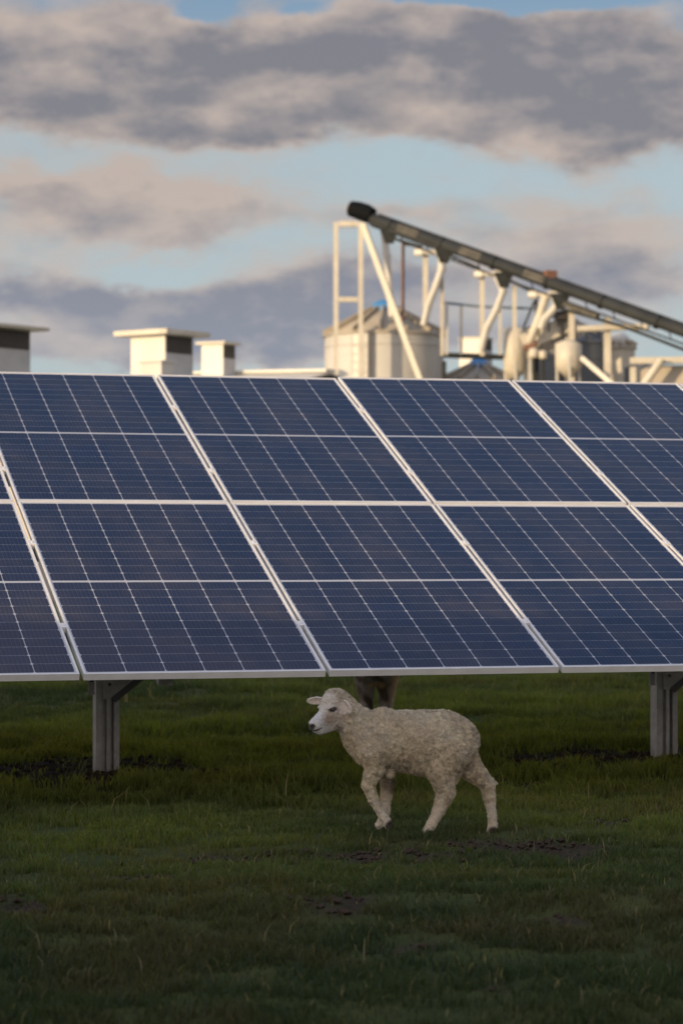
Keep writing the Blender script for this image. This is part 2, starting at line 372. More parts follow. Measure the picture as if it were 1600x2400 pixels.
sa = t.new('ShaderNodeAttribute'); sa.attribute_name = 'soil'
c = t.mix(sa.outputs['Fac'], gcol, scol)
p = t.new('ShaderNodeBsdfPrincipled'); t.put(p.inputs['Base Color'], c); p.inputs['Roughness'].default_value = 0.95; p.inputs['Specular IOR Level'].default_value = 0.15
b = t.new('ShaderNodeBump'); b.inputs['Strength'].default_value = 0.9; b.inputs['Distance'].default_value = 0.02
t.put(b.inputs['Height'], t.m('ADD', n2, t.m('MULTIPLY', n3, 0.5))); t.l.new(b.outputs[0], p.inputs['Normal'])
o = t.new('ShaderNodeOutputMaterial'); t.l.new(p.outputs[0], o.inputs[0]); me.materials.append(m)


# ------------------------------------------------------------------ grass: real blades, one object of stuff
def mesh_np(name, V, Q, colors=None, smooth=True):
    me = bpy.data.meshes.new(name); me.vertices.add(len(V)); me.vertices.foreach_set('co', V.astype(np.float32).ravel())
    k = Q.shape[1]; me.loops.add(Q.size); me.loops.foreach_set('vertex_index', Q.ravel().astype(np.int32)); me.polygons.add(len(Q))
    me.polygons.foreach_set('loop_start', np.arange(0, Q.size, k, dtype=np.int32)); me.polygons.foreach_set('loop_total', np.full(len(Q), k, np.int32))
    me.polygons.foreach_set('use_smooth', np.full(len(Q), smooth)); me.update(); me.validate()
    if colors is not None:
        c = np.ones((len(V), 4), np.float32); c[:, :3] = colors
        ca = me.color_attributes.new('tint', 'FLOAT_COLOR', 'POINT'); ca.data.foreach_set('color', c.ravel())
    return me


def make_grass():
    fw = np.array([math.sin(YAW), math.cos(YAW)]); rt = np.array([math.cos(YAW), -math.sin(YAW)])
    # density falls with distance (blades get sub-pixel), a margin either side
    N = 860000
    d = 5.4 + (23.5 - 5.4) * rng.random(N) ** 1.0
    dens = 5200 / (1 + ((d - 5.4) / 7.0) ** 1.6)           # blades per m2
    half = 0.155 * d + 1.2
    w = dens * half; keep = rng.random(N) < w / w.max()
    d = d[keep]; half = half[keep]; lat = (rng.random(len(d)) * 2 - 1) * half
    x = CAM[0] + fw[0] * d + rt[0] * lat; y = CAM[1] + fw[1] * d + rt[1] * lat
    s = soil(x, y); clump = fbm(x, y, 6.5, 3); big = fbm(x + 30, y - 8, 0.9, 3)
    k = rng.random(len(d)) < np.clip(1.15 - 1.10 * s, 0.08, 1) * np.clip(0.20 + (clump - 0.36) * 4.0, 0.17, 1)
    d, x, y, s, clump, big = (a[k] for a in (d, x, y, s, clump, big)); n = len(d)
    # grazed short in the open, longer along the drip edge and under the panels
    tall = np.clip((y + 0.9) / 1.4, 0, 1)
    patch = np.clip((fbm(x - 5, y + 3, 2.2, 3) - 0.38) * 4, 0, 1)
    L = (0.022 + 0.030 * rng.random(n)) * (0.7 + 0.8 * clump) + tall * patch * (0.025 + 0.045 * rng.random(n))
    L = L * (1 - 0.45 * s)
    odd = rng.random(n) < 0.0022; L[odd] *= 1.9
    sheep_near = np.exp(-(((x - 1.12) / 0.55) ** 2 + ((y + 1.22) / 0.22) ** 2)); L *= (1 - 0.25 * sheep_near)
    wd = (0.0028 + 0.0022 * rng.random(n)) * (1 + 0.05 * (d - 6))
    th = rng.random(n) * 2 * np.pi; lean = (0.25 + 0.75 * rng.random(n)); ph = rng.random(n) * 2 * np.pi
    bx, by = np.cos(th) * wd / 2, np.sin(th) * wd / 2
    lx, ly = np.cos(ph) * lean, np.sin(ph) * lean
    z = gz(x, y) - 0.004
    P = np.zeros((n, 5, 3), np.float32)
    h1 = 0.55 * L; h2 = L * (1.0 - 0.25 * lean)
    P[:, 0] = np.stack([x - bx, y - by, z], -1); P[:, 1] = np.stack([x + bx, y + by, z], -1)
    mx_, my_ = x + lx * L * 0.22, y + ly * L * 0.22
    P[:, 2] = np.stack([mx_ + bx * .8, my_ + by * .8, z + h1], -1); P[:, 3] = np.stack([mx_ - bx * .8, my_ - by * .8, z + h1], -1)
    P[:, 4] = np.stack([x + lx * L * 0.75, y + ly * L * 0.75, z + h2], -1)
    me = bpy.data.meshes.new('grass'); me.vertices.add(n * 5); me.vertices.foreach_set('co', P.ravel())
    base = (np.arange(n) * 5)[:, None]
    loops = np.concatenate([base + np.array([0, 1, 2, 3]), base + np.array([3, 2, 4])], 1).astype(np.int32)
    me.loops.add(loops.size); me.loops.foreach_set('vertex_index', loops.ravel())
    st = (np.arange(n) * 7)[:, None] + np.array([0, 4]); me.polygons.add(2 * n)
    me.polygons.foreach_set('loop_start', st.ravel().astype(np.int32)); me.polygons.foreach_set('loop_total', np.tile([4, 3], n).astype(np.int32)); me.update()
    g1 = np.array([0.074, 0.116, 0.030]); g2 = np.array([0.118, 0.130, 0.026]); g3 = np.array([0.032, 0.054, 0.028]); dry = np.array([0.19, 0.165, 0.095]); red = np.array([0.13, 0.075, 0.038])
    a = rng.random(n)[:, None]; c = g1 * (1 - a) + g2 * a
    bl = np.clip((big - 0.40) * 3.5, 0, 1)[:, None] * 0.75; c = c * (1 - bl) + g3 * bl
    fr = np.clip((-y - 1.4) / 2.5, 0, 1)[:, None] * 0.85; c = c * (1 - fr) + g3 * fr  # near grass darkened: the foreground's dimness is put into its colour
    yl = (np.clip(1 - np.abs(y + 0.1) / 1.6, 0, 1) * np.clip((fbm(x + 9, y + 2, 1.7, 3) - 0.42) * 4, 0, 1))[:, None]; c = c * (1 - 0.5 * yl) + g2 * 1.15 * 0.5 * yl
    dr = (rng.random(n) < 0.022 + 0.10 * s)[:, None]; c = np.where(dr, dry * (0.6 + 0.7 * rng.random((n, 1))), c)
    rp = np.clip((fbm(x - 21, y + 14, 1.3, 3) - 0.58) * 6, 0, 1)[:, None] * 0.28; c = c * (1 - rp) + red * rp
    lush_lift = (np.clip((y - 0.2) / 0.8, 0, 1) * np.clip((7 - y) / 3, 0, 1))[:, None]; c = c * (1 - lush_lift) + (c * 0.6 + np.array([0.090, 0.102, 0.014])) * lush_lift  # lush colour raised further to stand in for light under the panels
    c[odd] = dry * (0.8 + 0.5 * rng.random((odd.sum(), 1)))
    c = c * (0.75 + 0.5 * rng.random((n, 1)))
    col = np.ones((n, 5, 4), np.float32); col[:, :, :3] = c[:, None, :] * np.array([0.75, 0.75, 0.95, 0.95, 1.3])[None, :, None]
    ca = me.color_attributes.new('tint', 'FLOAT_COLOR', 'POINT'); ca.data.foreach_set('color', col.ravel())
    o = bpy.data.objects.new('grass', me); COL.objects.link(o)
    tag(o, 'short dark green pasture grass with longer tufts under the panels', 'grass', None, 'stuff')
    m = bpy.data.materials.new('grass blade'); m.use_nodes = True; t = NT(m.node_tree)
    va = t.new('ShaderNodeVertexColor'); va.layer_name = 'tint'
    p = t.new('ShaderNodeBsdfPrincipled'); t.put(p.inputs['Base Color'], va.outputs[0]); p.inputs['Roughness'].default_value = 0.6; p.inputs['Specular IOR Level'].default_value = 0.25
    tr = t.new('ShaderNodeBsdfTranslucent'); t.put(tr.inputs[0], t.vmul(va.outputs[0], (1.5, 1.4, 0.7)))
    mx = t.new('ShaderNodeMixShader'); mx.inputs[0].default_value = 0.5; t.l.new(p.outputs[0], mx.inputs[1]); t.l.new(tr.outputs[0], mx.inputs[2])
    oo = t.new('ShaderNodeOutputMaterial'); t.l.new(mx.outputs[0], oo.inputs[0]); me.materials.append(m)


make_grass()


def make_clods():
    """crumbs and clods of earth lying on the trampled patches"""
    n = 90000; x = rng.random(n) * 6.5 - 1.9; y = rng.random(n) * 8.6 - 5.6; sl_ = soil(x, y)
    k = rng.random(n) < np.clip(sl_ * 1.2 - 0.15, 0.0, 1) * 0.42; x, y = x[k], y[k]; n = len(x)
    r = 0.004 + 0.016 * rng.random(n) ** 2.5
    B = np.array([(1, 0, 0), (-1, 0, 0), (0, 1, 0), (0, -1, 0), (0, 0, 0.75), (0, 0, -0.6), (.62, .62, .3), (-.62, .6, .35), (-.6, -.62, .25), (.6, -.6, .4)])
    F_ = np.array([(4, 6, 7), (4, 7, 8), (4, 8, 9), (4, 9, 6), (0, 2, 6), (2, 7, 6), (2, 1, 7), (1, 8, 7), (1, 3, 8), (3, 9, 8), (3, 0, 9), (0, 6, 9), (5, 2, 0), (5, 1, 2), (5, 3, 1), (5, 0, 3)])
    a = rng.random(n) * 6.28; ca, sa_ = np.cos(a)[:, None], np.sin(a)[:, None]
    J = B[None] * (0.7 + 0.6 * rng.random((n, 10, 3)))
    V = np.stack([J[..., 0] * ca - J[..., 1] * sa_, J[..., 0] * sa_ + J[..., 1] * ca, J[..., 2]], -1) * r[:, None, None] + np.stack([x, y, gz(x, y) + r * 0.25], -1)[:, None]
    Q = (np.arange(n)[:, None, None] * 10 + F_[None]).reshape(-1, 3)
    o = bpy.data.objects.new('soil_clods', mesh_np('soil_clods', V.reshape(-1, 3), Q, smooth=False)); COL.objects.link(o)
    o.data.materials.append(mat('dark earth clod', (0.042, 0.030, 0.021), 0.95, 0, 0.35, 30, 0.3, 200, spec=0.1))
    tag(o, 'crumbs of dark bare earth on the trampled patches', 'earth', None, 'stuff')


make_clods()

# ------------------------------------------------------------------ solar arrays
TILT = R(22.72); Z0 = 0.60; PITCHU = 1.154
PW, PL, LIP, FH = 1.134, 2.094, 0.0095, 0.032


def frame_mesh():
    b = MB()
    for (x0, x1, y0, y1) in ((0, LIP, 0, PL), (PW - LIP, PW, 0, PL), (LIP, PW - LIP, 0, LIP), (LIP, PW - LIP, PL - LIP, PL)):
        b.box(((x0 + x1) / 2, (y0 + y1) / 2, -FH / 2), (x1 - x0, y1 - y0, FH))
    b.box((PW / 2, PL / 2, -0.010), (PW - 2 * LIP - 0.002, PL - 2 * LIP - 0.002, 0.006))     # backsheet
    return b


def on_table(x, v, n, yoff=0.0):
    return Vector((x, v * math.cos(TILT) - n * math.sin(TILT) + yoff, Z0 + v * math.sin(TILT) + n * math.cos(TILT)))


_fm = frame_mesh().build('solar_panel', ALU)
_gm = MB().add([(LIP, LIP, -0.0035), (PW - LIP, LIP, -0.0035), (PW - LIP, PL - LIP, -0.0035), (LIP, PL - LIP, -0.0035)], [(0, 1, 2, 3)]).build('cell_face', CELLS)
_cm = MB().box((0, 0, 0.0015), (0.040, 0.050, 0.003)).box((0, 0, -0.012), (0.017, 0.050, 0.024)).tube([(0, 0, 0.002), (0, 0, 0.0065)], 0.006, 6, smooth=False).build('clamp', ALU)
SOLAR_USED = []


def link_copy(o, parent):
    if o not in SOLAR_USED: SOLAR_USED.append(o); c = o
    else: c = o.copy(); COL.objects.link(c)
    c.parent = parent
    return c


def post_profile():
    """plan of a folded steel column, 6 mm walls, open towards the camera's side"""
    w = 0.062; pts = [(-w, -0.042), (-w + 0.032, -0.042), (-w + 0.036, -0.012), (-0.010, -0.012), (-0.006, -0.042), (0.014, -0.042), (0.018, -0.004),
                      (0.030, -0.004), (0.032, -0.045), (w, -0.045), (w, 0.050), (-w, 0.050)]
    return pts


def solar_array(yoff, c0, c1, posts, label, tagged=False):
    root = empty('solar_array', (posts[0] if not tagged else 0.455, 1.81 + yoff, 0), 0, label, 'solar array')
    def W(p): return Vector(p) - root.location
    for col in range(c0, c1):
        for row, vb in ((0, 0.010), (1, 2.124)):
            p = link_copy(_fm, root); j = random.Random(col * 7 + row + int(yoff))
            p.location = W(on_table(col * PITCHU + 0.010, vb, 0.0, yoff)); p.rotation_euler = (TILT + R(j.uniform(-.12, .12)), R(j.uniform(-.08, .08)), 0)
            g = link_copy(_gm, p)
    for col in range(c0, c1 + 1):
        for v in (0.535, 1.545, 2.585, 3.625):
            k = link_copy(_cm, root); k.location = W(on_table(col * PITCHU, v, 0.0, yoff)); k.rotation_euler = (TILT, 0, 0)
    M = Matrix.Rotation(TILT, 4, 'X')
    xa, xb = c0 * PITCHU, c1 * PITCHU
    for v in (0.535, 1.545, 2.585, 3.625):                                     # purlins under the clamps
        MB().box(W(on_table((xa + xb) / 2, v, -FH - 0.033, yoff)), (xb - xa - 0.02, 0.05, 0.06), M=M).build('purlin', GALV, root)
    for x in posts:
        zc = Z0 + 1.95 * math.sin(TILT) / math.cos(0) - 0.22
        MB().box(W(on_table(x, 2.08, -FH - 0.115, yoff)), (0.07, 3.6, 0.10), M=M).build('rafter', GALV, root)
        pb = MB(); pb.prism([(a + x, b_ + 1.81 + yoff) for a, b_ in post_profile()], 'z', -0.25, Z0 + 0.56)
        pb.build('post', GALV, root, root.location)
        ga = MB()
        if tagged:
            # folded cleats on the post, with their bolt holes
            ga.box((x - 0.005, 1.81 - 0.052, 0.435), (0.048, 0.008, 0.115)); ga.box((x - 0.085, 1.81 - 0.03, 0.50), (0.035, 0.006, 0.20)); ga.box((x + 0.085, 1.81 - 0.03, 0.50), (0.035, 0.006, 0.20))
            ga.build('cleat', GALV, root, root.location, 0.001)
            bo = MB()
            for dx, z in ((-0.085, 0.535), (-0.085, 0.475), (0.006, 0.455), (0.085, 0.535)):
                yb = 1.81 - (0.057 if abs(dx) < 0.05 else 0.034); bo.tube([(x + dx, yb, z), (x + dx, yb - 0.006, z)], 0.009, 10)
            bo.build('bolt', BOLT, root, root.location)
            # knee brace running up along the row, folded plate with a return coloured dark for shade
            MB().bar((x - 0.01, 1.81 - 0.052, 0.425), (x + 0.39, 1.81 - 0.052, 0.740), 0.006, 0.105, up=(-0.62, 0, 0.785)).build('knee_brace', GALV, root, root.location)
            MB().bar((x + 0.026, 1.81 - 0.056, 0.372), (x + 0.426, 1.81 - 0.056, 0.687), 0.012, 0.034, up=(-0.62, 0, 0.785)).build('brace_shade_lip', BOLT, root, root.location)
            MB().box((x + 0.095, 1.81 - 0.05, 0.385), (0.018, 0.01, 0.048)).build('tie_tag', YTAG, root, root.location)
        else:
            ga.bar((x + 0.07, 1.81 + yoff, 0.42), (x + 0.42, 1.81 + yoff, 0.85), 0.05, 0.08); ga.build('knee_brace', GALV, root, root.location)
    return root


solar_array(0.0, -12, 7, [0.455, 3.616, 6.78, -2.70, -5.87, -9.03, -12.2], 'tilted blue solar array of framed panels on steel posts behind the walking sheep', True)
solar_array(-8.03, -15, -3, [-4.9, -7.4, -10.6, -13.8, -16.9], 'neighbouring solar array outside the picture whose shadow darkens the lower panel edge')


# ------------------------------------------------------------------ the far yard, in metres along (right, ahead, up) of the road we look down
def vp(px, py, Dm):
    a = (px - 800) / F_PX; b = (1200 - py) / F_PX; k = Dm / (math.cos(PITCH) - b * math.sin(PITCH))
    return Vector((a * k, Dm, CAMH + (math.sin(PITCH) + b * math.cos(PITCH)) * k))


def far_root(name, X, Dm, label, cat, group=None, z=0.0):
    wx = CAM[0] + math.sin(YAW) * Dm + math.cos(YAW) * X; wy = CAM[1] + math.cos(YAW) * Dm - math.sin(YAW) * X
    o = empty(name, (wx, wy, z), -YAW, label, cat, group); o['_'] = 0; del o['_']
    return o, Vector((X, Dm, z))


def S(px, Dm): return px * Dm / F_PX


def roof_vent(pxs, Dm, cap_y, base_z, ang, label, first=False):
    """square timber-and-sheet ventilator: plain sides, louvred back side, flat overhanging cap"""
    (xc, side, capside, capth) = pxs
    z1 = vp(xc, cap_y, Dm).z; X = vp(xc, cap_y, Dm).x; s = side; rz = ang
    root, O = far_root('roof_vent', X, Dm, label, 'roof vent', 'ventilators on the shed roofs', base_z)
    H = z1 - base_z
    b = MB(); b.box((0, 0, H / 2), (s, s, H), rz); b.build('body', WHITE, root, bevel=0.01)
    M = Matrix.Rotation(rz, 3, 'Z')
    lo = MB(); h0, h1 = H - 0.40 * min(H, 1.0) - 0.02, H - 0.02
    for face in (Vector((1, 0, 0)),):
        n = 5
        for i in range(n):
            z = h0 + (i + 0.5) * (h1 - h0) / n; c = M @ (face * (s / 2 + 0.006)); lo.box((c.x, c.y, z), (0.012 if face.x else s * 0.92, 0.012 if face.y else s * 0.92, (h1 - h0) / n * 0.96), rz)
    lo.build('louvre', LOUV, root)
    c = M @ Vector((s / 2 + 0.006, 0, 0)); MB().box((c.x, c.y, h0 / 2), (0.012, s * 0.96, h0 - 0.02), rz).build('shade_sheet', SHADESHEET, root)  # added grey sheet: shade of the side turned from the sun, as colour
    c = MB(); c.box((0, 0, H + capth / 2), (capside, capside, capth), rz); c.build('cap', CREAM, root, bevel=0.008)
    return root


def shed(ridge_a, ridge_b, half, fall, label, name='shed'):
    """gabled shed from ridge point a to b (view metres)"""
    A, B = Vector(ridge_a), Vector(ridge_b); c = (A + B) / 2
    root, O = far_root(name, c.x, c.y, label, 'shed')
    d = (B - A); d.z = 0; d.normalize(); nrm = Vector((-d.y, d.x, 0))
    r = MB(); th = 0.07
    for sgn in (-1, 1):
        e0 = A + nrm * half * sgn + Vector((0, 0, -fall)); e1 = B + nrm * half * sgn + Vector((0, 0, -fall))
        r.add([A, B, e1, e0, A - Vector((0, 0, th)), B - Vector((0, 0, th)), e1 - Vector((0, 0, th)), e0 - Vector((0, 0, th))],
              [(0, 1, 2, 3), (7, 6, 5, 4), (0, 3, 7, 4), (1, 5, 6, 2), (3, 2, 6, 7), (0, 4, 5, 1)])
    rf = r.build('roof', ROOF, root, O)
    MB().bar(A + Vector((0, 0, 0.03)), B + Vector((0, 0, 0.03)), 0.5, 0.09).build('ridge_cap', WHITE, rf, O)
    w = MB(); i0 = A + d * 0.3; i1 = B - d * 0.3; hh = half - 0.35
    P = []
    for q, sg in ((i0, -1), (i0, 1), (i1, 1), (i1, -1)): P.append(q + nrm * hh * sg)
    zt = min(A.z, B.z) - fall - 0.05
    w.add([Vector((p.x, p.y, 0)) for p in P] + [Vector((p.x, p.y, zt)) for p in P], [(0, 1, 5, 4), (1, 2, 6, 5), (2, 3, 7, 6), (3, 0, 4, 7)])
    w.build('wall', TAN, root, O)
    return root


a = vp(-260, 892, 54); b = vp(520, 889, 61)
shed(a, b, 5.0, 1.2, 'long shed under the two larger roof vents, its roof hidden behind the panels')
a = vp(452, 877, 79); b = vp(775, 871, 76)
shed(a, b, 4.5, 1.0, 'pale shed with a sunlit cream ridge left of the first silo')
roof_vent((-12, 1.04, 1.60, 0.075), 52, 775, 4.60, R(-35.5), 'roof vent cut by the left edge, only its shaded louvred side showing')
roof_vent((380, 1.05, 1.63, 0.12), 60, 790, 4.90, R(-35.5), 'largest sunlit white roof vent with overhanging flat cap')
roof_vent((512, 0.76, 1.04, 0.08), 77.5, 809, 6.15, R(-27), 'smaller white roof vent nearest to the silos')
mb, OO = far_root('junction_box', vp(366, 866, 58).x, 58.3, 'low grey box in front of the largest roof vent', 'box', None, 4.85)
MB().box((0, 0, 0.24), (0.62, 0.45, 0.48), R(-35)).build('case', ZINC, mb, bevel=0.01)
MB().box((0, 0, 0.505), (0.70, 0.52, 0.05), R(-35)).build('lid', ZINC, mb, bevel=0.01)


# silos
def silo(xc, rpx, eave, apex, Dm, label, matb, ribs=14, rough_cap=0.5, capmat=BLUE):
    top = vp(xc, eave, Dm); ap = vp(xc, apex, Dm); r = S(rpx, Dm); H = top.z
    root, O = far_root('grain_silo', top.x, Dm, label, 'silo', 'grain silos in the yard')
    prof = [(r, 0.0)]; z = 0.0; k = 0
    while z < H - 0.01:
        z = min(H, z + 0.055); k += 1; prof.append((r + (0.012 if k % 2 else 0.0), z))
    w = MB(); w.lathe(prof, 64); w.build('wall', matb, root)
    hb = MB(); zz = 0.9
    while zz < H: hb.lathe([(r + .013, zz - .02), (r + .022, zz - .02), (r + .022, zz + .02), (r + .013, zz + .02)], 64); zz += 1.1
    hb.build('sheet_seam', matb, root)
    rc = max(0.30, r * 0.21); h = ap.z - H
    rf = MB(); rf.lathe([(r + 0.07, H - 0.06), (r + 0.07, H + 0.0), (rc, H + h)], 64, smooth=True); rf.build('roof', SROOF if matb is not SILOD else SILOD, root)
    rb = MB()
    for i in range(ribs):
        a_ = 2 * math.pi * (i + 0.3) / ribs; ca, sa_ = math.cos(a_), math.sin(a_)
        rb.bar((ca * (r + .05), sa_ * (r + .05), H + 0.03), (ca * rc, sa_ * rc, H + h + 0.03), 0.06, 0.24)
    rb.build('roof_rib', SROOF if matb is not SILOD else SILOD, root)
    cp = MB(); cp.lathe([(rc + 0.03, H + h - 0.05), (rc + 0.06, H + h + 0.10), (rc * 0.85, H + h + 0.24), (rc * 0.4, H + h + 0.34), (0.0, H + h + 0.36)], 28); cp.build('lid', capmat, root)
    return root, O, r, H


sr, sO, s_r, s_H = silo(900, 139, 787, 728, 82, 'round zinc grain silo with a blue lid under the conveyor head', ZINC)
pp = MB(); q = vp(867, 790, 80.0)
pp.tube([Vector((q.x, q.y, 0.3)), Vector((q.x, q.y, s_H - 0.02))], 0.045, 10); pp.build('fill_pipe', SROOF, sr, sO)
lad = MB()
for off in (-0.2, 0.2):
    lad.tube([(vp(838, 790, 80.1).x + off, 80.02, 0.2), (vp(838, 790, 80.1).x + off, 80.02, s_H)], 0.02, 6)
for k in range(28): lad.tube([(vp(838, 790, 80.1).x - 0.2, 80.02, 0.4 + k * 0.26), (vp(838, 790, 80.1).x + 0.2, 80.02, 0.4 + k * 0.26)], 0.012, 6)
lad.build('ladder', ZINC, sr, sO)
silo(1120, 92, 897, 862, 84, 'low tan silo roof with a blue lid below the catwalk', CREAM)
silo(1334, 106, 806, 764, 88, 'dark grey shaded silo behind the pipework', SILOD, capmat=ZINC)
silo(1452, 34, 815, 806, 80, 'narrow cream silo beside the dark grey one', CREAM, 10, capmat=ZINC)


def thing_far(name, xc, Dm, label, cat, group=None): return far_root(name, vp(xc, 1200, Dm).x, Dm, label, cat, group)


# tall steel frame that carries the conveyor head
fr, fO = thing_far('support_frame', 815, 79, 'tall cream ladder-like steel frame with diagonal stay in front of the first silo', 'frame')
for x in (787, 845): 
    q = vp(x, 521, 79); MB().box((q.x, q.y, q.z / 2), (0.145, 0.145, q.z)).build('upright', CREAM, fr, fO)
for y, w in ((525, 0.17), (702, 0.15)):
    a_, b_ = vp(794, y, 79), vp(838, y, 79); MB().bar(a_, b_, 0.15, w).build('crossbar', CREAM, fr, fO)
a_, b_ = vp(850, 525, 78.8), vp(983, 885, 78.2); e_ = a_ + (b_ - a_) * (a_.z / (a_.z - b_.z))
MB().bar(a_, e_, 0.16, 0.17).build('diagonal_stay', CREAM, fr, fO)

# conveyor
def cpt(x, y, Dm=79.6): return vp(x, y, Dm - (x - 845) / 755 * 5.0)
cr, cO = thing_far('grain_conveyor', 1200, 77, 'long dark tube conveyor sloping down over the silos with drop spouts', 'conveyor')
head, tail = cpt(868, 512), cpt(1700, 812)
dirv = (tail - head).normalized(); ax = Vector((0, -1, 0)); upv = dirv.cross(Vector((0, 1, 0))); upv = upv if upv.z > 0 else -upv
MB().tube([head, tail], 0.178, 20).build('tube', DSTEEL, cr, cO)
L = (tail - head).length; k = 0.75
while k < L:
    MB().tube([head + dirv * (k - 0.05), head + dirv * (k + 0.05)], 0.222, 20).build('flange', DSTEEL, cr, cO); k += 1.9
MB().tube([head + upv * 0.235 + dirv * 0.2, tail + upv * 0.235], 0.032, 8).build('cable_conduit', DSTEEL, cr, cO)
MB().bar(head + dirv * .1 - upv * 0.19, head + dirv * 2.6 - upv * 0.19, 0.3, 0.09, up=upv).build('belly_plate', DSTEEL, cr, cO)
MB().tube([head - upv * 0.40 + dirv * 0.9, tail - upv * 0.40], 0.028, 8).build('lower_chord', DSTEEL, cr, cO)
k = 1.2
while k < L:
    MB().tube([head + dirv * k - upv * 0.17, head + dirv * (k + 0.18) - upv * 0.40], 0.02, 6).build('chord_strut', DSTEEL, cr, cO); k += 0.95
for k in (1.0, 3.3, 5.6): MB().bar(head + dirv * k + ax * 0.185, head + dirv * (k + 0.75) + ax * 0.185, 0.02, 0.24, up=upv).build('inspection_cover', RUSTY, cr, cO)
for (x0, y0, x1, y1) in ((925, 560, 985, 578), (1050, 597, 1120, 628), (1195, 658, 1260, 690)): MB().tube([cpt(x0, y0), cpt(x1, y1)], 0.045, 8).build('truss_rod', DSTEEL, cr, cO)
MB().tube([cpt(1310, 722), cpt(1460, 765), cpt(1660, 842)], 0.05, 8).build('truss_rod', DSTEEL, cr, cO)
MB().bar(cpt(1322, 712), cpt(1400, 742), 0.25, 0.14).build('inspection_tray', RUSTY, cr, cO)
mo = MB(); mo.tube([cpt(838, 493), cpt(858, 500), cpt(872, 506)], [0.28, 0.29, 0.25], 20); mo.tube([cpt(822, 489), cpt(838, 493)], [0.25, 0.275], 20); mo.build('head_motor', BLACK, cr, cO)
MB().tube([cpt(818, 488), cpt(823, 489.4)], 0.17, 16).build('motor_end', BROWN, cr, cO)
MB().box(cpt(1287, 648), (0.34, 0.4, 0.34), R(20)).tube([cpt(1287, 652), cpt(1287, 672)], 0.16, 12).build('drive_motor', RUST, cr, cO)

def spout(pts, r, hop, matn=ZINC):
    """inlet hopper under the tube, then a bent drop pipe"""
    h = MB(); hx, hy = hop; c = cpt(hx, hy)
    s0, s1 = 0.30, 0.13
    h.add([c + Vector((sx * s, sy * s * .7, dz)) for s, dz in ((s0, 0.16), (s1, -0.30)) for sx, sy in ((-1, -1), (1, -1), (1, 1), (-1, 1))],
          [(0, 1, 5, 4), (1, 2, 6, 5), (2, 3, 7, 6), (3, 0, 4, 7), (0, 3, 2, 1), (4, 5, 6, 7)])
    o1 = h.build('hopper', DSTEEL, cr, cO)
    b = MB(); P = [cpt(x, y) for x, y in pts]; b.tube(P, r, 16)
    for p0, p1 in zip(P[1:-1], P[2:]): b.tube([p0 - (p1 - p0).normalized() * 0.04, p0 + (p1 - p0).normalized() * 0.04], r + 0.025, 16)
    b.build('drop_spout', matn, cr, cO)

spout([(899, 545), (906, 600), (914, 700), (918, 742)], 0.105, (912, 548))
spout([(1031, 590), (1035, 628), (1022, 668), (1003, 715), (992, 762)], 0.115, (1040, 594))
spout([(1160, 640), (1178, 682), (1163, 725), (1140, 768), (1126, 822)], 0.115, (1180, 652))
spout([(1296, 690), (1304, 716), (1275, 748), (1266, 770)], 0.125, (1312, 702))
MB().tube([cpt(1279, 692), cpt(1262, 745), cpt(1240, 800)], 0.13, 14).build('drop_spout', CREAM, cr, cO)
for (x, y) in ((980, 592), (1120, 643), (1246, 691)):
    g = MB(); g.tube([cpt(x - 6, y), cpt(x + 13, y - 1)], 0.125, 16); g.build('gate_motor', WHITE, cr, cO)
    g = MB(); g.tube([cpt(x + 13, y - 1), cpt(x + 50, y)], 0.075, 12); g.box(cpt(x + 48, y - 1), (0.30, 0.25, 0.20)); g.build('gate_housing', ZINC, cr, cO)
for (x, y, w) in ((997, 590, 0.155), (1130, 640, 0.14), (1206, 668, 0.12), (1340, 722, 0.17), (1036, 650, 0.10)):
    q = cpt(x, y); zb = 0.0 if x == 1340 else (cpt(x, 764).z if x == 997 else cpt(x, 833).z)
    MB().box((q.x, q.y + 0.25, (q.z + zb) / 2), (w, w, q.z - zb)).build('leg', CREAM, cr, cO)
a_ = cpt(1362, 838); b_ = cpt(1425, 892); e_ = a_ + (b_ - a_) * (a_.z / (a_.z - b_.z)); MB().bar(a_, e_, 0.12, 0.14).build('leg_stay', ZINC, cr, cO)

rp, rO = thing_far('riser_pipe', 943, 80.5, 'thin rusty red upright pipe between the first drop spout and cream post', 'pipe')
MB().tube([Vector((vp(941, 700, 80.5).x, 80.5, 0.0)), vp(944, 563, 80.5)], 0.055, 12).build('upright', RUST, rp, rO)
MB().tube([vp(944, 572, 80.5), vp(990, 578, 80.5)], 0.04, 10).build('elbow_arm', RUST, rp, rO)

# catwalk between the silos
cw, wO = thing_far('catwalk', 1130, 80, 'dark steel catwalk with thin handrails between the two main silos', 'catwalk')
a_, b_ = vp(1034, 832, 79.6), vp(1262, 840, 79.6); MB().bar(a_, b_, 0.8, 0.115).build('deck', DSTEEL, cw, wO)
hr = MB(); hr.tube([vp(1036, 709, 79.2), vp(1130, 719, 79.2), vp(1255, 723, 79.2)], 0.042, 8); hr.build('handrail', mat('blue grey rail paint', (0.13, 0.17, 0.21), 0.5), cw, wO)
for (x, y0, w, mm) in ((1036, 706, 0.10, DSTEEL), (1046, 712, 0.09, ZINC), (1080, 718, 0.085, CREAM), (1171, 716, 0.10, ZINC), (1256, 690, 0.09, DSTEEL)):
    q0, q1 = vp(x, y0, 79.2), vp(x, 832, 79.2); MB().bar(q1, q0, w, w).build('rail_post', mm, cw, wO)
MB().bar(vp(1225, 770, 79.2), vp(1252, 705, 79.2), 0.07, 0.07).build('rail_brace', DSTEEL, cw, wO)
for x in (1040, 1256):
    q = vp(x, 838, 79.9); MB().box((q.x, q.y, q.z / 2 - 0.06), (0.14, 0.14, q.z - 0.12)).build('leg', DSTEEL, cw, wO)

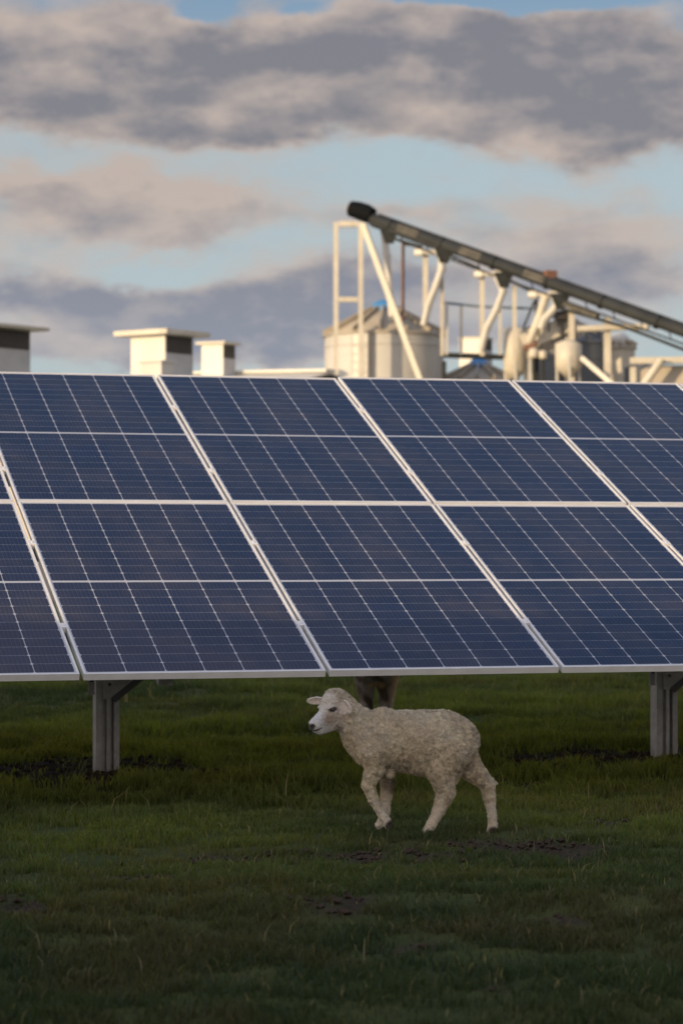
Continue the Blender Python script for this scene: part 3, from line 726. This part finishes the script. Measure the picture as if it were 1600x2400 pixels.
# more of the yard
r_ = roof_vent((1114, 0.92, 1.0, 0.05), 92, 795, 5.2, R(-25), 'bright white vent box standing behind the catwalk')
mb_, mO = thing_far('vent_stand', 1115, 93, 'squat building carrying the bright white vent box behind the catwalk', 'building')
q0, q1 = vp(1075, 835, 93), vp(1150, 835, 93); MB().box(((q0.x + q1.x) / 2, 94.5, 2.6), (q1.x - q0.x + 1.4, 4.5, 5.2)).build('wall', CREAM, mb_, mO)
MB().box(((q0.x + q1.x) / 2, 94.5, 5.23), (q1.x - q0.x + 1.8, 4.9, 0.06)).build('roof', ROOF, mb_, mO)


def hopper_tank(xc, r, ytop, ybot, ytip, Dm, label, cx=None):
    T, B, P = vp(xc, ytop, Dm), vp(xc, ybot, Dm), vp(xc, ytip, Dm); rr = S(r, Dm)
    root, O = thing_far('hopper_tank', xc, Dm, label, 'tank', 'cream hopper tanks in the pipework')
    MB().lathe([(0, T.z + rr * .3), (rr * 0.4, T.z + rr * .28), (rr, T.z), (rr, B.z), (rr * 0.25, P.z), (0, P.z)], 32, (T.x, Dm, 0)).build('shell', CREAM, root, O)
    lg = MB()
    for k in range(3):
        a_ = 0.5 + k * 2.094; lg.bar((T.x + math.cos(a_) * rr * .98, Dm + math.sin(a_) * rr * .98, 0), (T.x + math.cos(a_) * rr * .98, Dm + math.sin(a_) * rr * .98, B.z + 0.3), 0.07, 0.07)
    lg.build('leg', ZINC, root, O)
    return root


hopper_tank(1206, 27, 772, 868, 889, 78.5, 'cream hopper tank left of the tangled pipework')
hopper_tank(1331, 31, 806, 860, 884, 76.5, 'cream cyclone tank in front of the dark grey silo')
hopper_tank(1242, 14, 770, 800, 812, 80.5, 'small cream tank top beside the sloping trough')
for (x, y, r, lb) in ((1250, 828, 11.5, 'round cream lamp-like drum left of the oval one'), (1271, 832, 10, 'oval cream drum between the round drum and the cyclone tank')):
    dr, dO = thing_far('drum', x, 76.8, lb, 'drum'); q = vp(x, y, 76.8); rr = S(r, 76.8)
    MB().lathe([(0, -rr), (rr * .8, -rr * .95), (rr, -rr * .5), (rr, rr * .6), (rr * .7, rr), (0, rr * 1.1)], 24, (q.x, q.y, q.z)).build('shell', CREAM, dr, dO)
    MB().tube([(q.x, q.y, 0), (q.x, q.y, q.z - rr * .9)], 0.05, 8).build('stand', DSTEEL, dr, dO)
# sloping troughs leading to the pit
for (x0, y0, x1, y1, D0, w, h, mm, lb) in ((1345, 752, 1222, 806, 77.6, 0.5, 0.50, CREAM, 'upper sloping cream trough under the conveyor end'),
                                           (1352, 776, 1228, 830, 78.6, 0.5, 0.40, TAN, 'lower sloping tan trough below the cream one')):
    tr_, tO = thing_far('feed_trough', (x0 + x1) / 2, D0, lb, 'trough')
    a_, b_ = vp(x0, y0, D0), vp(x1, y1, D0); MB().bar(a_, b_, w, h).build('channel', mm, tr_, tO)
    rl = MB(); rl.bar(a_ + Vector((0, -w / 2, h * .8)), b_ + Vector((0, -w / 2, h * .8)), 0.05, 0.05)
    for k in range(5): q = a_.lerp(b_, (k + .5) / 5) + Vector((0, -w / 2, 0)); rl.bar(q, q + Vector((0, 0, h * .8)), 0.04, 0.04)
    rl.build('side_rail', DSTEEL, tr_, tO)
    lg = MB()
    for k in (0.15, 0.85): q = a_.lerp(b_, k); lg.box((q.x, q.y, (q.z - h / 2) / 2), (0.1, 0.1, q.z - h / 2))
    lg.build('leg', ZINC, tr_, tO)
ga, gO = thing_far('gearbox', 1318, 77, 'dark gearbox with rusty mount below the last drop spout', 'gearbox')
MB().box(vp(1318, 740, 77), (0.42, 0.4, 0.26), R(15)).tube([vp(1308, 738, 77), vp(1336, 746, 77)], 0.13, 14).build('case', LOUV, ga, gO)
MB().box(vp(1240, 815, 77), (0.34, 0.3, 0.2)).tube([vp(1240, 815, 77), vp(1256, 800, 77)], 0.1, 10).build('mount', RUST, ga, gO)
MB().bar(Vector((vp(1318, 750, 77).x, 77, 0)), vp(1318, 748, 77), 0.1, 0.1).build('stand', DSTEEL, ga, gO)
bp, bO = thing_far('transfer_pipe', 1440, 76.0, 'level cream pipe running right from the dark grey silo to the conveyor', 'pipe')
MB().tube([vp(1352, 771, 76.0), vp(1490, 765, 76.0), vp(1518, 768, 75.8)], 0.10, 14).build('pipe', CREAM, bp, bO)
q = vp(1422, 745, 76.2); MB().box((q.x, q.y, q.z / 2), (0.2, 0.18, q.z)).build('stand', CREAM, bp, bO)
# low building on the right
lb, lO = thing_far('store_building', 1590, 74, 'low tan store with a pale eave beam at the right edge', 'building')
q0, q1 = vp(1476, 846, 74), vp(1760, 842, 74)
MB().bar(q0, q1, 0.35, 0.185).build('eave_beam', CREAM, lb, lO)
x0, x1 = vp(1524, 860, 74).x, q1.x
MB().box(((x0 + x1) / 2, 76.2, q0.z / 2 - 0.06), (x1 - x0, 4.0, q0.z - 0.12)).build('wall', TAN, lb, lO)
q = vp(1483, 860, 74); MB().box((q.x, 74.1, q.z / 2), (0.16, 0.16, q.z)).build('post', CREAM, lb, lO)
a_, b_ = vp(1546, 848, 73.6), vp(1516, 890, 73.6); MB().tube([vp(1548, 842, 73.6), a_, b_, b_ + (b_ - a_) * 1.2], 0.12, 12).build('downpipe', CREAM, lb, lO)
hp = MB(); q = vp(1500, 862, 77); hp.lathe([(0.5, 0), (0.5, q.z), (0, q.z + .2)], 32, (q.x, 77, 0)); hp.build('inner_tank', SILOD, lb, lO)


# ------------------------------------------------------------------ sheep: one implicit body, meshed with surface nets
UN = 1763.0        # picture units per metre used for the modelling drawing


def smin(a, b, k):
    h = np.clip(0.5 + 0.5 * (b - a) / k, 0, 1); return b + (a - b) * h - k * h * (1 - h)


def cone(P, a, b, ra, rb, sy=1.0):
    a = np.array(a, float); b = np.array(b, float); S_ = np.array([1, 1 / sy, 1])
    q = (P - a) * S_; d = (b - a) * S_; L2 = (d * d).sum()
    h = np.clip((q @ d) / L2, 0, 1) if L2 > 0 else np.zeros(P.shape[:-1])
    return np.linalg.norm(q - h[..., None] * d, axis=-1) - (ra + (rb - ra) * h)


def ell(P, c, r, M=None):
    q = P - np.array(c, float)
    if M is not None: q = q @ np.array(M).T
    r = np.array(r, float); k0 = np.linalg.norm(q / r, axis=-1); k1 = np.linalg.norm(q / (r * r), axis=-1)
    return k0 * (k0 - 1) / np.maximum(k1, 1e-9)


def surface_nets(F, org, vox):
    nx, ny, nz = F.shape; s = F < 0
    cs = np.zeros((nx - 1, ny - 1, nz - 1), np.int8)
    for a in (0, 1):
        for b in (0, 1):
            for c in (0, 1): cs += s[a:nx - 1 + a, b:ny - 1 + b, c:nz - 1 + c]
    act = (cs > 0) & (cs < 8); idx = -np.ones(act.shape, int); n = act.sum(); idx[act] = np.arange(n)
    ii, jj, kk = np.where(act); acc = np.zeros((n, 3)); cnt = np.zeros(n)
    cr_ = [(a, b, c) for a in (0, 1) for b in (0, 1) for c in (0, 1)]
    for p in cr_:
        for ax in range(3):
            if p[ax]: continue
            q = list(p); q[ax] = 1
            f0 = F[ii + p[0], jj + p[1], kk + p[2]]; f1 = F[ii + q[0], jj + q[1], kk + q[2]]
            x = (f0 < 0) != (f1 < 0); tt = np.where(x, f0 / np.where(x, f0 - f1, 1), 0)
            pos = np.tile(np.array(p, float), (n, 1)); pos[:, ax] += tt
            acc[x] += pos[x]; cnt[x] += 1
    V = (np.stack([ii, jj, kk], 1) + acc / cnt[:, None]) * vox + org
    Q = []
    for ax in range(3):
        o1, o2 = [(1, 2), (2, 0), (0, 1)][ax]
        sl0 = [slice(1, -1)] * 3; sl0[ax] = slice(0, -1); sl1 = [slice(1, -1)] * 3; sl1[ax] = slice(1, None)
        a = s[tuple(sl0)]; b = s[tuple(sl1)]; ch = np.stack(np.where(a != b), 1); fl = a[a != b]
        base = ch + 1; base[:, ax] -= 1
        def g(d1, d2):
            r = base.copy(); r[:, o1] += d1; r[:, o2] += d2; return idx[r[:, 0], r[:, 1], r[:, 2]]
        q = np.stack([g(-1, -1), g(0, -1), g(0, 0), g(-1, 0)], 1); q[~fl] = q[~fl][:, ::-1]; Q.append(q)
    return V, np.concatenate(Q)


def normals(V, Q):
    n = np.cross(V[Q[:, 2]] - V[Q[:, 0]], V[Q[:, 3]] - V[Q[:, 1]]); N = np.zeros_like(V)
    for k in range(4): np.add.at(N, Q[:, k], n)
    return N / np.maximum(np.linalg.norm(N, axis=1, keepdims=True), 1e-9)


def n3(P, s):
    """cheap 3-D noise from three value-noise planes"""
    x, y, z = (P * s).T; return (vnoise(x + 0.7 * z, y - 0.6 * z) + vnoise(y + 0.7 * x + 31, z - 0.5 * x + 7) + vnoise(z + .6 * y + 77, x - .7 * y + 3)) / 3


def fur_material(name, bump):
    m = bpy.data.materials.new(name); m.use_nodes = True; t = NT(m.node_tree)
    tc = t.new('ShaderNodeTexCoord').outputs['Object']
    va = t.new('ShaderNodeVertexColor'); va.layer_name = 'tint'
    nz = t.noise(tc, 130, 4, 0.65)
    c = t.mix(t.sstep(nz, 0.32, 0.68), t.mix(0.34, va.outputs[0], (0.10, 0.075, 0.05)), va.outputs[0])
    p = t.new('ShaderNodeBsdfPrincipled'); t.put(p.inputs['Base Color'], c); p.inputs['Roughness'].default_value = 0.9; p.inputs['Specular IOR Level'].default_value = 0.1
    p.inputs['Sheen Weight'].default_value = 0.25; p.inputs['Sheen Roughness'].default_value = 0.5
    if bump:
        vo = t.new('ShaderNodeTexVoronoi'); vo.inputs['Scale'].default_value = 95; vo.feature = 'SMOOTH_F1'; t.put(vo.inputs['Vector'], tc)
        b = t.new('ShaderNodeBump'); b.inputs['Strength'].default_value = bump; b.inputs['Distance'].default_value = 0.006
        t.put(b.inputs['Height'], t.m('ADD', vo.outputs[0], t.m('MULTIPLY', nz, 0.6))); t.l.new(b.outputs[0], p.inputs['Normal'])
    o = t.new('ShaderNodeOutputMaterial'); t.l.new(p.outputs[0], o.inputs[0])
    return m


FUR = fur_material('sheep wool skin', 0.7)
m = bpy.data.materials.new('wool lock'); m.use_nodes = True; t = NT(m.node_tree)
va = t.new('ShaderNodeVertexColor'); va.layer_name = 'tint'
p = t.new('ShaderNodeBsdfPrincipled'); t.put(p.inputs['Base Color'], va.outputs[0]); p.inputs['Roughness'].default_value = 0.85; p.inputs['Specular IOR Level'].default_value = 0.15
tr = t.new('ShaderNodeBsdfTranslucent'); t.put(tr.inputs[0], va.outputs[0])
mx = t.new('ShaderNodeMixShader'); mx.inputs[0].default_value = 0.3; t.l.new(p.outputs[0], mx.inputs[1]); t.l.new(tr.outputs[0], mx.inputs[2])
o = t.new('ShaderNodeOutputMaterial'); t.l.new(mx.outputs[0], o.inputs[0]); WOOLM = m

th_, de_ = R(33), R(17)
HX = np.array([-math.cos(de_) * math.cos(th_), -math.cos(de_) * math.sin(th_), math.sin(de_)])
HY = np.array([-math.sin(th_), math.cos(th_), 0.0])
HZ = np.array([0, 0, -1.0]); HZ = HZ - HX * (HZ @ HX); HZ /= np.linalg.norm(HZ)
HSC = 1.10
HS = np.array([277.0, -8.0, 242.0])
HM = np.stack([HX, HY, HZ])            # world offset -> head axes


def hd(x, y, z): return HS + (HX * x + HY * y + HZ * z) * HSC


def sheep_field(P):
    f = cone(P, (606, 0, 464), (1036, 0, 487), 194, 220, 0.92)
    f = smin(f, ell(P, (1126, 0, 486), (174, 172, 168)), 34)
    f = smin(f, cone(P, (522, 0, 512), (474, 0, 440), 144, 148, 0.95), 60)
    f = smin(f, cone(P, (496, 0, 440), (340, -5, 280), 148, 104), 44)
    f = smin(f, ell(P, (618, 0, 304), (70, 56, 54)), 36)
    f = smin(f, cone(P, (760, 0, 588), (930, 0, 632), 102, 98), 50)
    # head
    q = (P - HS) @ HM.T / HSC
    h = ell(q, (0, 0, 0), (118, 84, 102))
    h = smin(h, ell(q, (15, 0, 62), (84, 70, 64)), 30)
    h = smin(h, cone(q, (66, 0, -16), (206, 0, -42), 71, 46, 0.86), 34)
    h = smin(h, cone(q, (30, 0, -82), (180, 0, -88), 52, 31, 0.9), 30)
    for s_ in (-1, 1):
        h = smin(h, ell(q, (10, 46 * s_, -52), (74, 44, 70)), 22)
        h = smin(h, ell(q, (82, 50 * s_, 42), (34, 18, 14)), 14)                       # brow
        h = np.maximum(h, -ell(q, (90, 74 * s_, 24), (20, 16, 11)) * 0.9)              # eye socket
        h = np.maximum(h, -ell(q, (244, 22 * s_, -36), (14, 8, 9)))                    # nostril
    h = np.maximum(h, -ell(q, (218, 0, -70), (46, 60, 5)))                           # mouth
    f = smin(f, h * HSC, 26)
    # ears
    def ear(f, base, tip, w, side):
        a, b = np.array(base, float), np.array(tip, float); d = b - a; L = np.linalg.norm(d); d /= L
        n = np.array(side, float); n -= d * (n @ d); n /= np.linalg.norm(n); c = np.cross(d, n)
        M = np.stack([d, c, n]); e = ell(P, (a + b) / 2, (L * 0.56, w, 12), M)
        e = np.maximum(e, -ell(P, (a + b) / 2 + n * 10, (L * 0.42, w * 0.62, 9), M))
        return smin(f, e, 10)
    f = ear(f, (305, -82, 182), (366, -146, 264), 40, (-0.6, -0.7, 0.3))
    f = ear(f, (196, 66, 186), (74, 116, 196), 32, (-0.35, -0.9, 0.25))
    # legs: (centre line points, radii)
    legs = [([(530, -100, 560), (540, -105, 660), (492, -96, 786), (532, -92, 900), (606, -90, 1022), (628, -90, 1052), (636, -90, 1078)], (102, 63, 40, 31, 28, 30, 29)),
            ([(600, 100, 600), (645, 96, 700), (652, 92, 800), (644, 90, 900), (640, 90, 1000), (618, 90, 1060), (592, 90, 1098)], (86, 57, 41, 35, 30, 30, 28)),
            ([(1085, -80, 560), (1022, -100, 700), (1052, -92, 850), (1002, -90, 980), (950, -90, 1076), (918, -90, 1128)], (145, 95, 63, 43, 34, 34)),
            ([(1175, 70, 560), (1272, 78, 706), (1384, 76, 806), (1398, 74, 900), (1420, 72, 1040), (1424, 72, 1108), (1408, 72, 1146)], (114, 75, 50, 40, 31, 32, 31))]
    for pts, rs in legs:
        l = None
        for a, b, ra, rb in zip(pts[:-1], pts[1:], rs[:-1], rs[1:]):
            s_ = cone(P, a, b, ra, rb); l = s_ if l is None else smin(l, s_, 14)
        f = smin(f, l, 26)
    f = smin(f, cone(P, (1395, 76, 800), (1452, 74, 802), 16, 6), 8)
    f = smin(f, cone(P, (1262, 0, 452), (1262, 0, 540), 34, 19), 26)
    f = smin(f, cone(P, (1150, 0, 690), (1132, -10, 770), 34, 22), 18)
    f = smin(f, ell(P, (655, -60, 700), (22, 40, 34)), 20)
    return f


def build_sheep():
    vox = 6.5; org = np.array([25.0, -290.0, 75.0]); n = np.array([int(1460 / vox), int(560 / vox), int(1130 / vox)])
    ax = [org[i] + vox * np.arange(n[i]) for i in range(3)]
    P = np.stack(np.meshgrid(*ax, indexing='ij'), -1)
    F = np.empty(P.shape[:3])
    for i in range(0, n[0], 24): F[i:i + 24] = sheep_field(P[i:i + 24])
    V, Q = surface_nets(F, org, vox)
    N = normals(V, Q)
    # masks in drawing units
    q = (V - HS) @ HM.T / HSC
    face = np.clip((q[:, 0] - 10) / 40, 0, 1) * (V[:, 0] < 330) * (np.abs(q[:, 1]) < 140)
    earm = (((V[:, 0] < 175) & (V[:, 1] > 55)) | ((V[:, 0] > 285) & (V[:, 0] < 365) & (V[:, 1] < -95) & (V[:, 2] < 275))) * 1.0
    low = np.clip((V[:, 2] - 850) / 120, 0, 1)
    wool = np.clip(1 - face - earm, 0, 1) * (1 - 0.75 * low)
    hn = n3(V, 1 / 15.0); hn2 = n3(V + 50, 1 / 70.0)
    legm = np.clip((V[:, 2] - 720) / 120, 0, 1)
    Vd = V + N * ((hn - 0.5) * 11 * wool * (1 - 0.6 * legm) + (hn2 - 0.5) * 9 * wool * (1 - 0.6 * legm))[:, None]
    base = np.array([0.64, 0.565, 0.415]); tan = np.array([0.54, 0.44, 0.305]); greyw = np.array([0.56, 0.52, 0.43]); white = np.array([0.54, 0.53, 0.51])
    g1 = np.clip((n3(V + 9, 1 / 150.) - 0.40) * 5, 0, 1)[:, None]; c = base * (1 - 0.6 * g1) + tan * 0.6 * g1
    g2 = np.clip((n3(V + 400, 1 / 120.) - 0.46) * 5, 0, 1)[:, None]; c = c * (1 - 0.4 * g2) + greyw * 0.4 * g2
    back = np.clip((330 - V[:, 2]) / 90, 0, 1)[:, None]; c = c * (1 - 0.3 * back) + np.array([.58, .51, .41]) * 0.3 * back
    l_ = low[:, None]; c = c * (1 - .45 * l_) + np.array([0.56, 0.50, 0.42]) * .45 * l_
    fc = face[:, None]; c = c * (1 - fc) + np.array([0.50, 0.45, 0.39]) * fc
    mz = np.clip((q[:, 0] - 92) / 70, 0, 1)[:, None] * fc; c = c * (1 - mz) + white * mz
    def spot(c, cen, rad, col, k=1.0, hard=1.6):
        d = np.linalg.norm((q - np.array(cen)) / np.array(rad), axis=1); w = (np.clip((1 - d) * hard, 0, 1) * k)[:, None]; return c * (1 - w) + np.array(col) * w
    for s_ in (-1, 1):
        c = spot(c, (130, 52 * s_, -22), (62, 52, 62), (0.25, 0.17, 0.11), 0.75, 1.3)
        c = spot(c, (40, 70 * s_, -30), (75, 46, 62), (0.30, 0.225, 0.15), 0.6, 1.4)
        c = spot(c, (88, 72 * s_, 26), (40, 30, 19), (0.04, 0.03, 0.025), 1.0, 3)
        c = spot(c, (88, 78 * s_, 6), (30, 22, 8), (0.62, 0.57, 0.50), 0.8, 3)
        c = spot(c, (246, 20 * s_, -36), (26, 26, 22), (0.02, 0.018, 0.018), 1.0, 2.5)
    c = spot(c, (254, 0, -44), (28, 52, 32), (0.035, 0.032, 0.032), 1.0, 2.5)
    c = spot(c, (220, 0, -71), (42, 70, 9), (0.05, 0.04, 0.04), 0.9, 3)
    e_ = earm[:, None]; c = c * (1 - e_) + np.array([0.60, 0.53, 0.46]) * e_
    def wspot(c, cen, rad, col, k=1.0, hard=2.0):
        d = np.linalg.norm((V - np.array(cen)) / np.array(rad), axis=1); w = (np.clip((1 - d) * hard, 0, 1) * k)[:, None]; return c * (1 - w) + np.array(col) * w
    c = wspot(c, (1262, 0, 520), (40, 80, 34), (0.05, 0.035, 0.03), 0.9)
    c = wspot(c, (1200, 20, 640), (90, 120, 80), (0.30, 0.17, 0.13), 0.5)
    c = wspot(c, (660, 80, 780), (70, 70, 120), (0.16, 0.12, 0.10), 0.7)  # far foreleg darkened: shade under the body put into its wool colour
    for cen in ((648, -90, 1078), (925, -90, 1150), (1422, 72, 1150)): c = wspot(c, cen, (44, 80, 52), (0.028, 0.023, 0.02), 0.97, 3)
    c = wspot(c, (940, -90, 1142), (30, 70, 28), (0.03, .025, .022), .95, 3)
    c = c * (0.88 + 0.24 * n3(V + 77, 1 / 16.))[:, None]
    loc = np.stack([(Vd[:, 0] - 800) / UN, Vd[:, 1] / UN, (1163 - Vd[:, 2]) / UN], 1)
    Qf = Q[:, ::-1]                                            # z is flipped against the drawing
    me = mesh_np('body', loc, Qf, np.clip(c, 0, 1))
    gx_, gy_ = 1.15 - 0.17 * math.sin(YAW), -1.23 - 0.17 * math.cos(YAW)
    root = empty('sheep', (gx_, gy_, float(gz(np.array([gx_]), np.array([gy_]))[0]) - 0.004), -YAW + R(6), 'cream woolly sheep walking left in front of the panels', 'sheep', 'sheep under the solar panels')
    b = bpy.data.objects.new('body', me); COL.objects.link(b); b.parent = root; me.materials.append(FUR)
    # wool locks: short bent ribbons
    NL = normals(loc, Qf)
    cen = loc[Qf].mean(1); wq = wool[Qf].mean(1); cn = NL[Qf].mean(1); cc = c[Qf].mean(1)
    nl = 150000; pr = wq + 0.05; pr = pr / pr.sum(); k = rng.choice(len(cen), nl, p=pr)
    o = cen[k] + (rng.random((nl, 3)) - 0.5) * 0.004; nn = cn[k]; nn = nn / np.linalg.norm(nn, axis=1, keepdims=True)
    rd = np.stack([n3(o * UN + 11, 1 / 15.) - 0.5, n3(o * UN + 333, 1 / 15.) - 0.5, n3(o * UN + 777, 1 / 15.) - 0.5], 1) * 7 + rng.normal(size=(nl, 3)) * 0.8; rd[:, 2] -= 0.4; rd -= nn * (rd * nn).sum(1, keepdims=True); rd /= np.linalg.norm(rd, axis=1, keepdims=True)
    sd = np.cross(nn, rd); Lk = (0.004 + 0.008 * rng.random((nl, 1))) * (0.25 + 0.75 * (wq[k] * (1 - 0.5 * np.clip((cen[k][:, 2] < 0.24) * 1.0, 0, 1)))[:, None]); wd = 0.0006 + 0.0006 * rng.random((nl, 1))
    p0 = o - nn * 0.001; p1 = o + nn * Lk * 0.6 + rd * Lk * 0.35; p2 = o + nn * Lk * (0.75) + rd * Lk * 0.95
    VV = np.stack([p0 - sd * wd, p0 + sd * wd, p1 + sd * wd, p1 - sd * wd, p2 + sd * wd * .5, p2 - sd * wd * .5], 1).reshape(-1, 3)
    bs = (np.arange(nl) * 6)[:, None]; QQ = np.concatenate([bs + np.array([0, 1, 2, 3]), bs + np.array([3, 2, 4, 5])], 1).reshape(-1, 4)
    ccol = np.clip(np.repeat(cc[k] * (0.72 + 0.52 * np.clip((n3(o * UN + 5, 1 / 10.) - 0.28) / 0.44, 0, 1)[:, None] + 0.12 * rng.random((nl, 1))), 6, 0), 0, 1)
    wl = bpy.data.objects.new('fleece', mesh_np('fleece', VV, QQ, ccol)); COL.objects.link(wl); wl.parent = root; wl.data.materials.append(WOOLM)
    # eyes
    for s_ in (-1, 1):
        e = hd(88, 70 * s_, 25); L_ = Vector(((e[0] - 800) / UN, e[1] / UN, (1163 - e[2]) / UN))
        eb = MB(); eb.lathe([(0.0, -0.0075), (0.006, -0.0052), (0.0085, 0.0), (0.006, 0.0052), (0.0, 0.0075)], 14); eo = eb.build('eye', EYE, root); eo.location = L_
    return root


build_sheep()


def build_far_sheep():
    """second sheep seen end-on behind the array; built whole, only its legs show under the panels"""
    def field(P):
        f = cone(P, (0, 0.02, 0.47), (0, 0.62, 0.49), 0.150, 0.155)
        f = smin(f, cone(P, (0, 0.68, 0.56), (0.02, 0.86, 0.70), 0.10, 0.07), 0.05)
        f = smin(f, ell(P, (0.02, 0.93, 0.70), (0.055, 0.11, 0.065)), 0.03)
        for s_ in (-1, 1):
            f = smin(f, ell(P, (0.02 + 0.09 * s_, 0.88, 0.72), (0.05, 0.02, 0.03)), 0.01)
            for y in (0.02, 0.60):
                l = smin(cone(P, (0.075 * s_, y + .02, 0.42), (0.066 * s_, y + .04, 0.25), 0.085, 0.052), cone(P, (0.066 * s_, y + 0.04, 0.25), (0.056 * s_, y, 0.035), 0.047, 0.030), 0.02)
                f = smin(f, l, 0.03)
        f = smin(f, cone(P, (0, -0.12, 0.52), (0, -0.15, 0.42), 0.03, 0.02), 0.02)
        return f
    vox = 0.0085; org = np.array([-0.24, -0.22, -0.02]); n = (np.array([0.50, 1.32, 0.86]) / vox).astype(int)
    ax = [org[i] + vox * np.arange(n[i]) for i in range(3)]; P = np.stack(np.meshgrid(*ax, indexing='ij'), -1); F = field(P)
    V, Q = surface_nets(F, org, vox); N = normals(V, Q); V = V + N * ((n3(V, 60) - 0.5) * 0.016)[:, None]
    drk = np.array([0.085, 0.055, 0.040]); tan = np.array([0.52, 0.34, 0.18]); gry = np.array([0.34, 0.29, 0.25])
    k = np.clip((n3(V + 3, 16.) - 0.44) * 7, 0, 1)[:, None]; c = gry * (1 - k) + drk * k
    e = np.clip((np.abs(V[:, 0]) - 0.082) / 0.03, 0, 1)[:, None] * (V[:, 0] > 0)[:, None]; c = c * (1 - .85 * e) + tan * 1.3 * .85 * e  # tan wool on the outer right side stands in for warm rim light
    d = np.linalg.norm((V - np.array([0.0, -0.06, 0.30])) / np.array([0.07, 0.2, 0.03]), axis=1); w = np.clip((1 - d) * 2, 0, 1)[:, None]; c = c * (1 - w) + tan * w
    x, y = 1.62 + 0.03, 3.95
    gp = (CAM[0] + math.sin(YAW) * 15.9 + math.cos(YAW) * (882 - 800) / F_PX * 15.9, CAM[1] + math.cos(YAW) * 15.9 - math.sin(YAW) * (882 - 800) / F_PX * 15.9)
    root = empty('sheep', (gp[0], gp[1], float(gz(np.array([gp[0]]), np.array([gp[1]]))[0])), -YAW, 'sheep with dirty dark brown legs, its upper half hidden behind the panels', 'sheep', 'sheep under the solar panels')
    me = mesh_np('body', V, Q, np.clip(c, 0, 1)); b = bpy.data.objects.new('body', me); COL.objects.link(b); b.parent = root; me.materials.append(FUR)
    for s_ in (-1, 1):
        eo = MB().lathe([(0, -.007), (.006, -.005), (.008, 0), (.006, .005), (0, .007)], 12).build('eye', EYE, root); eo.location = (0.02 + 0.052 * s_, 0.96, 0.71)


build_far_sheep()
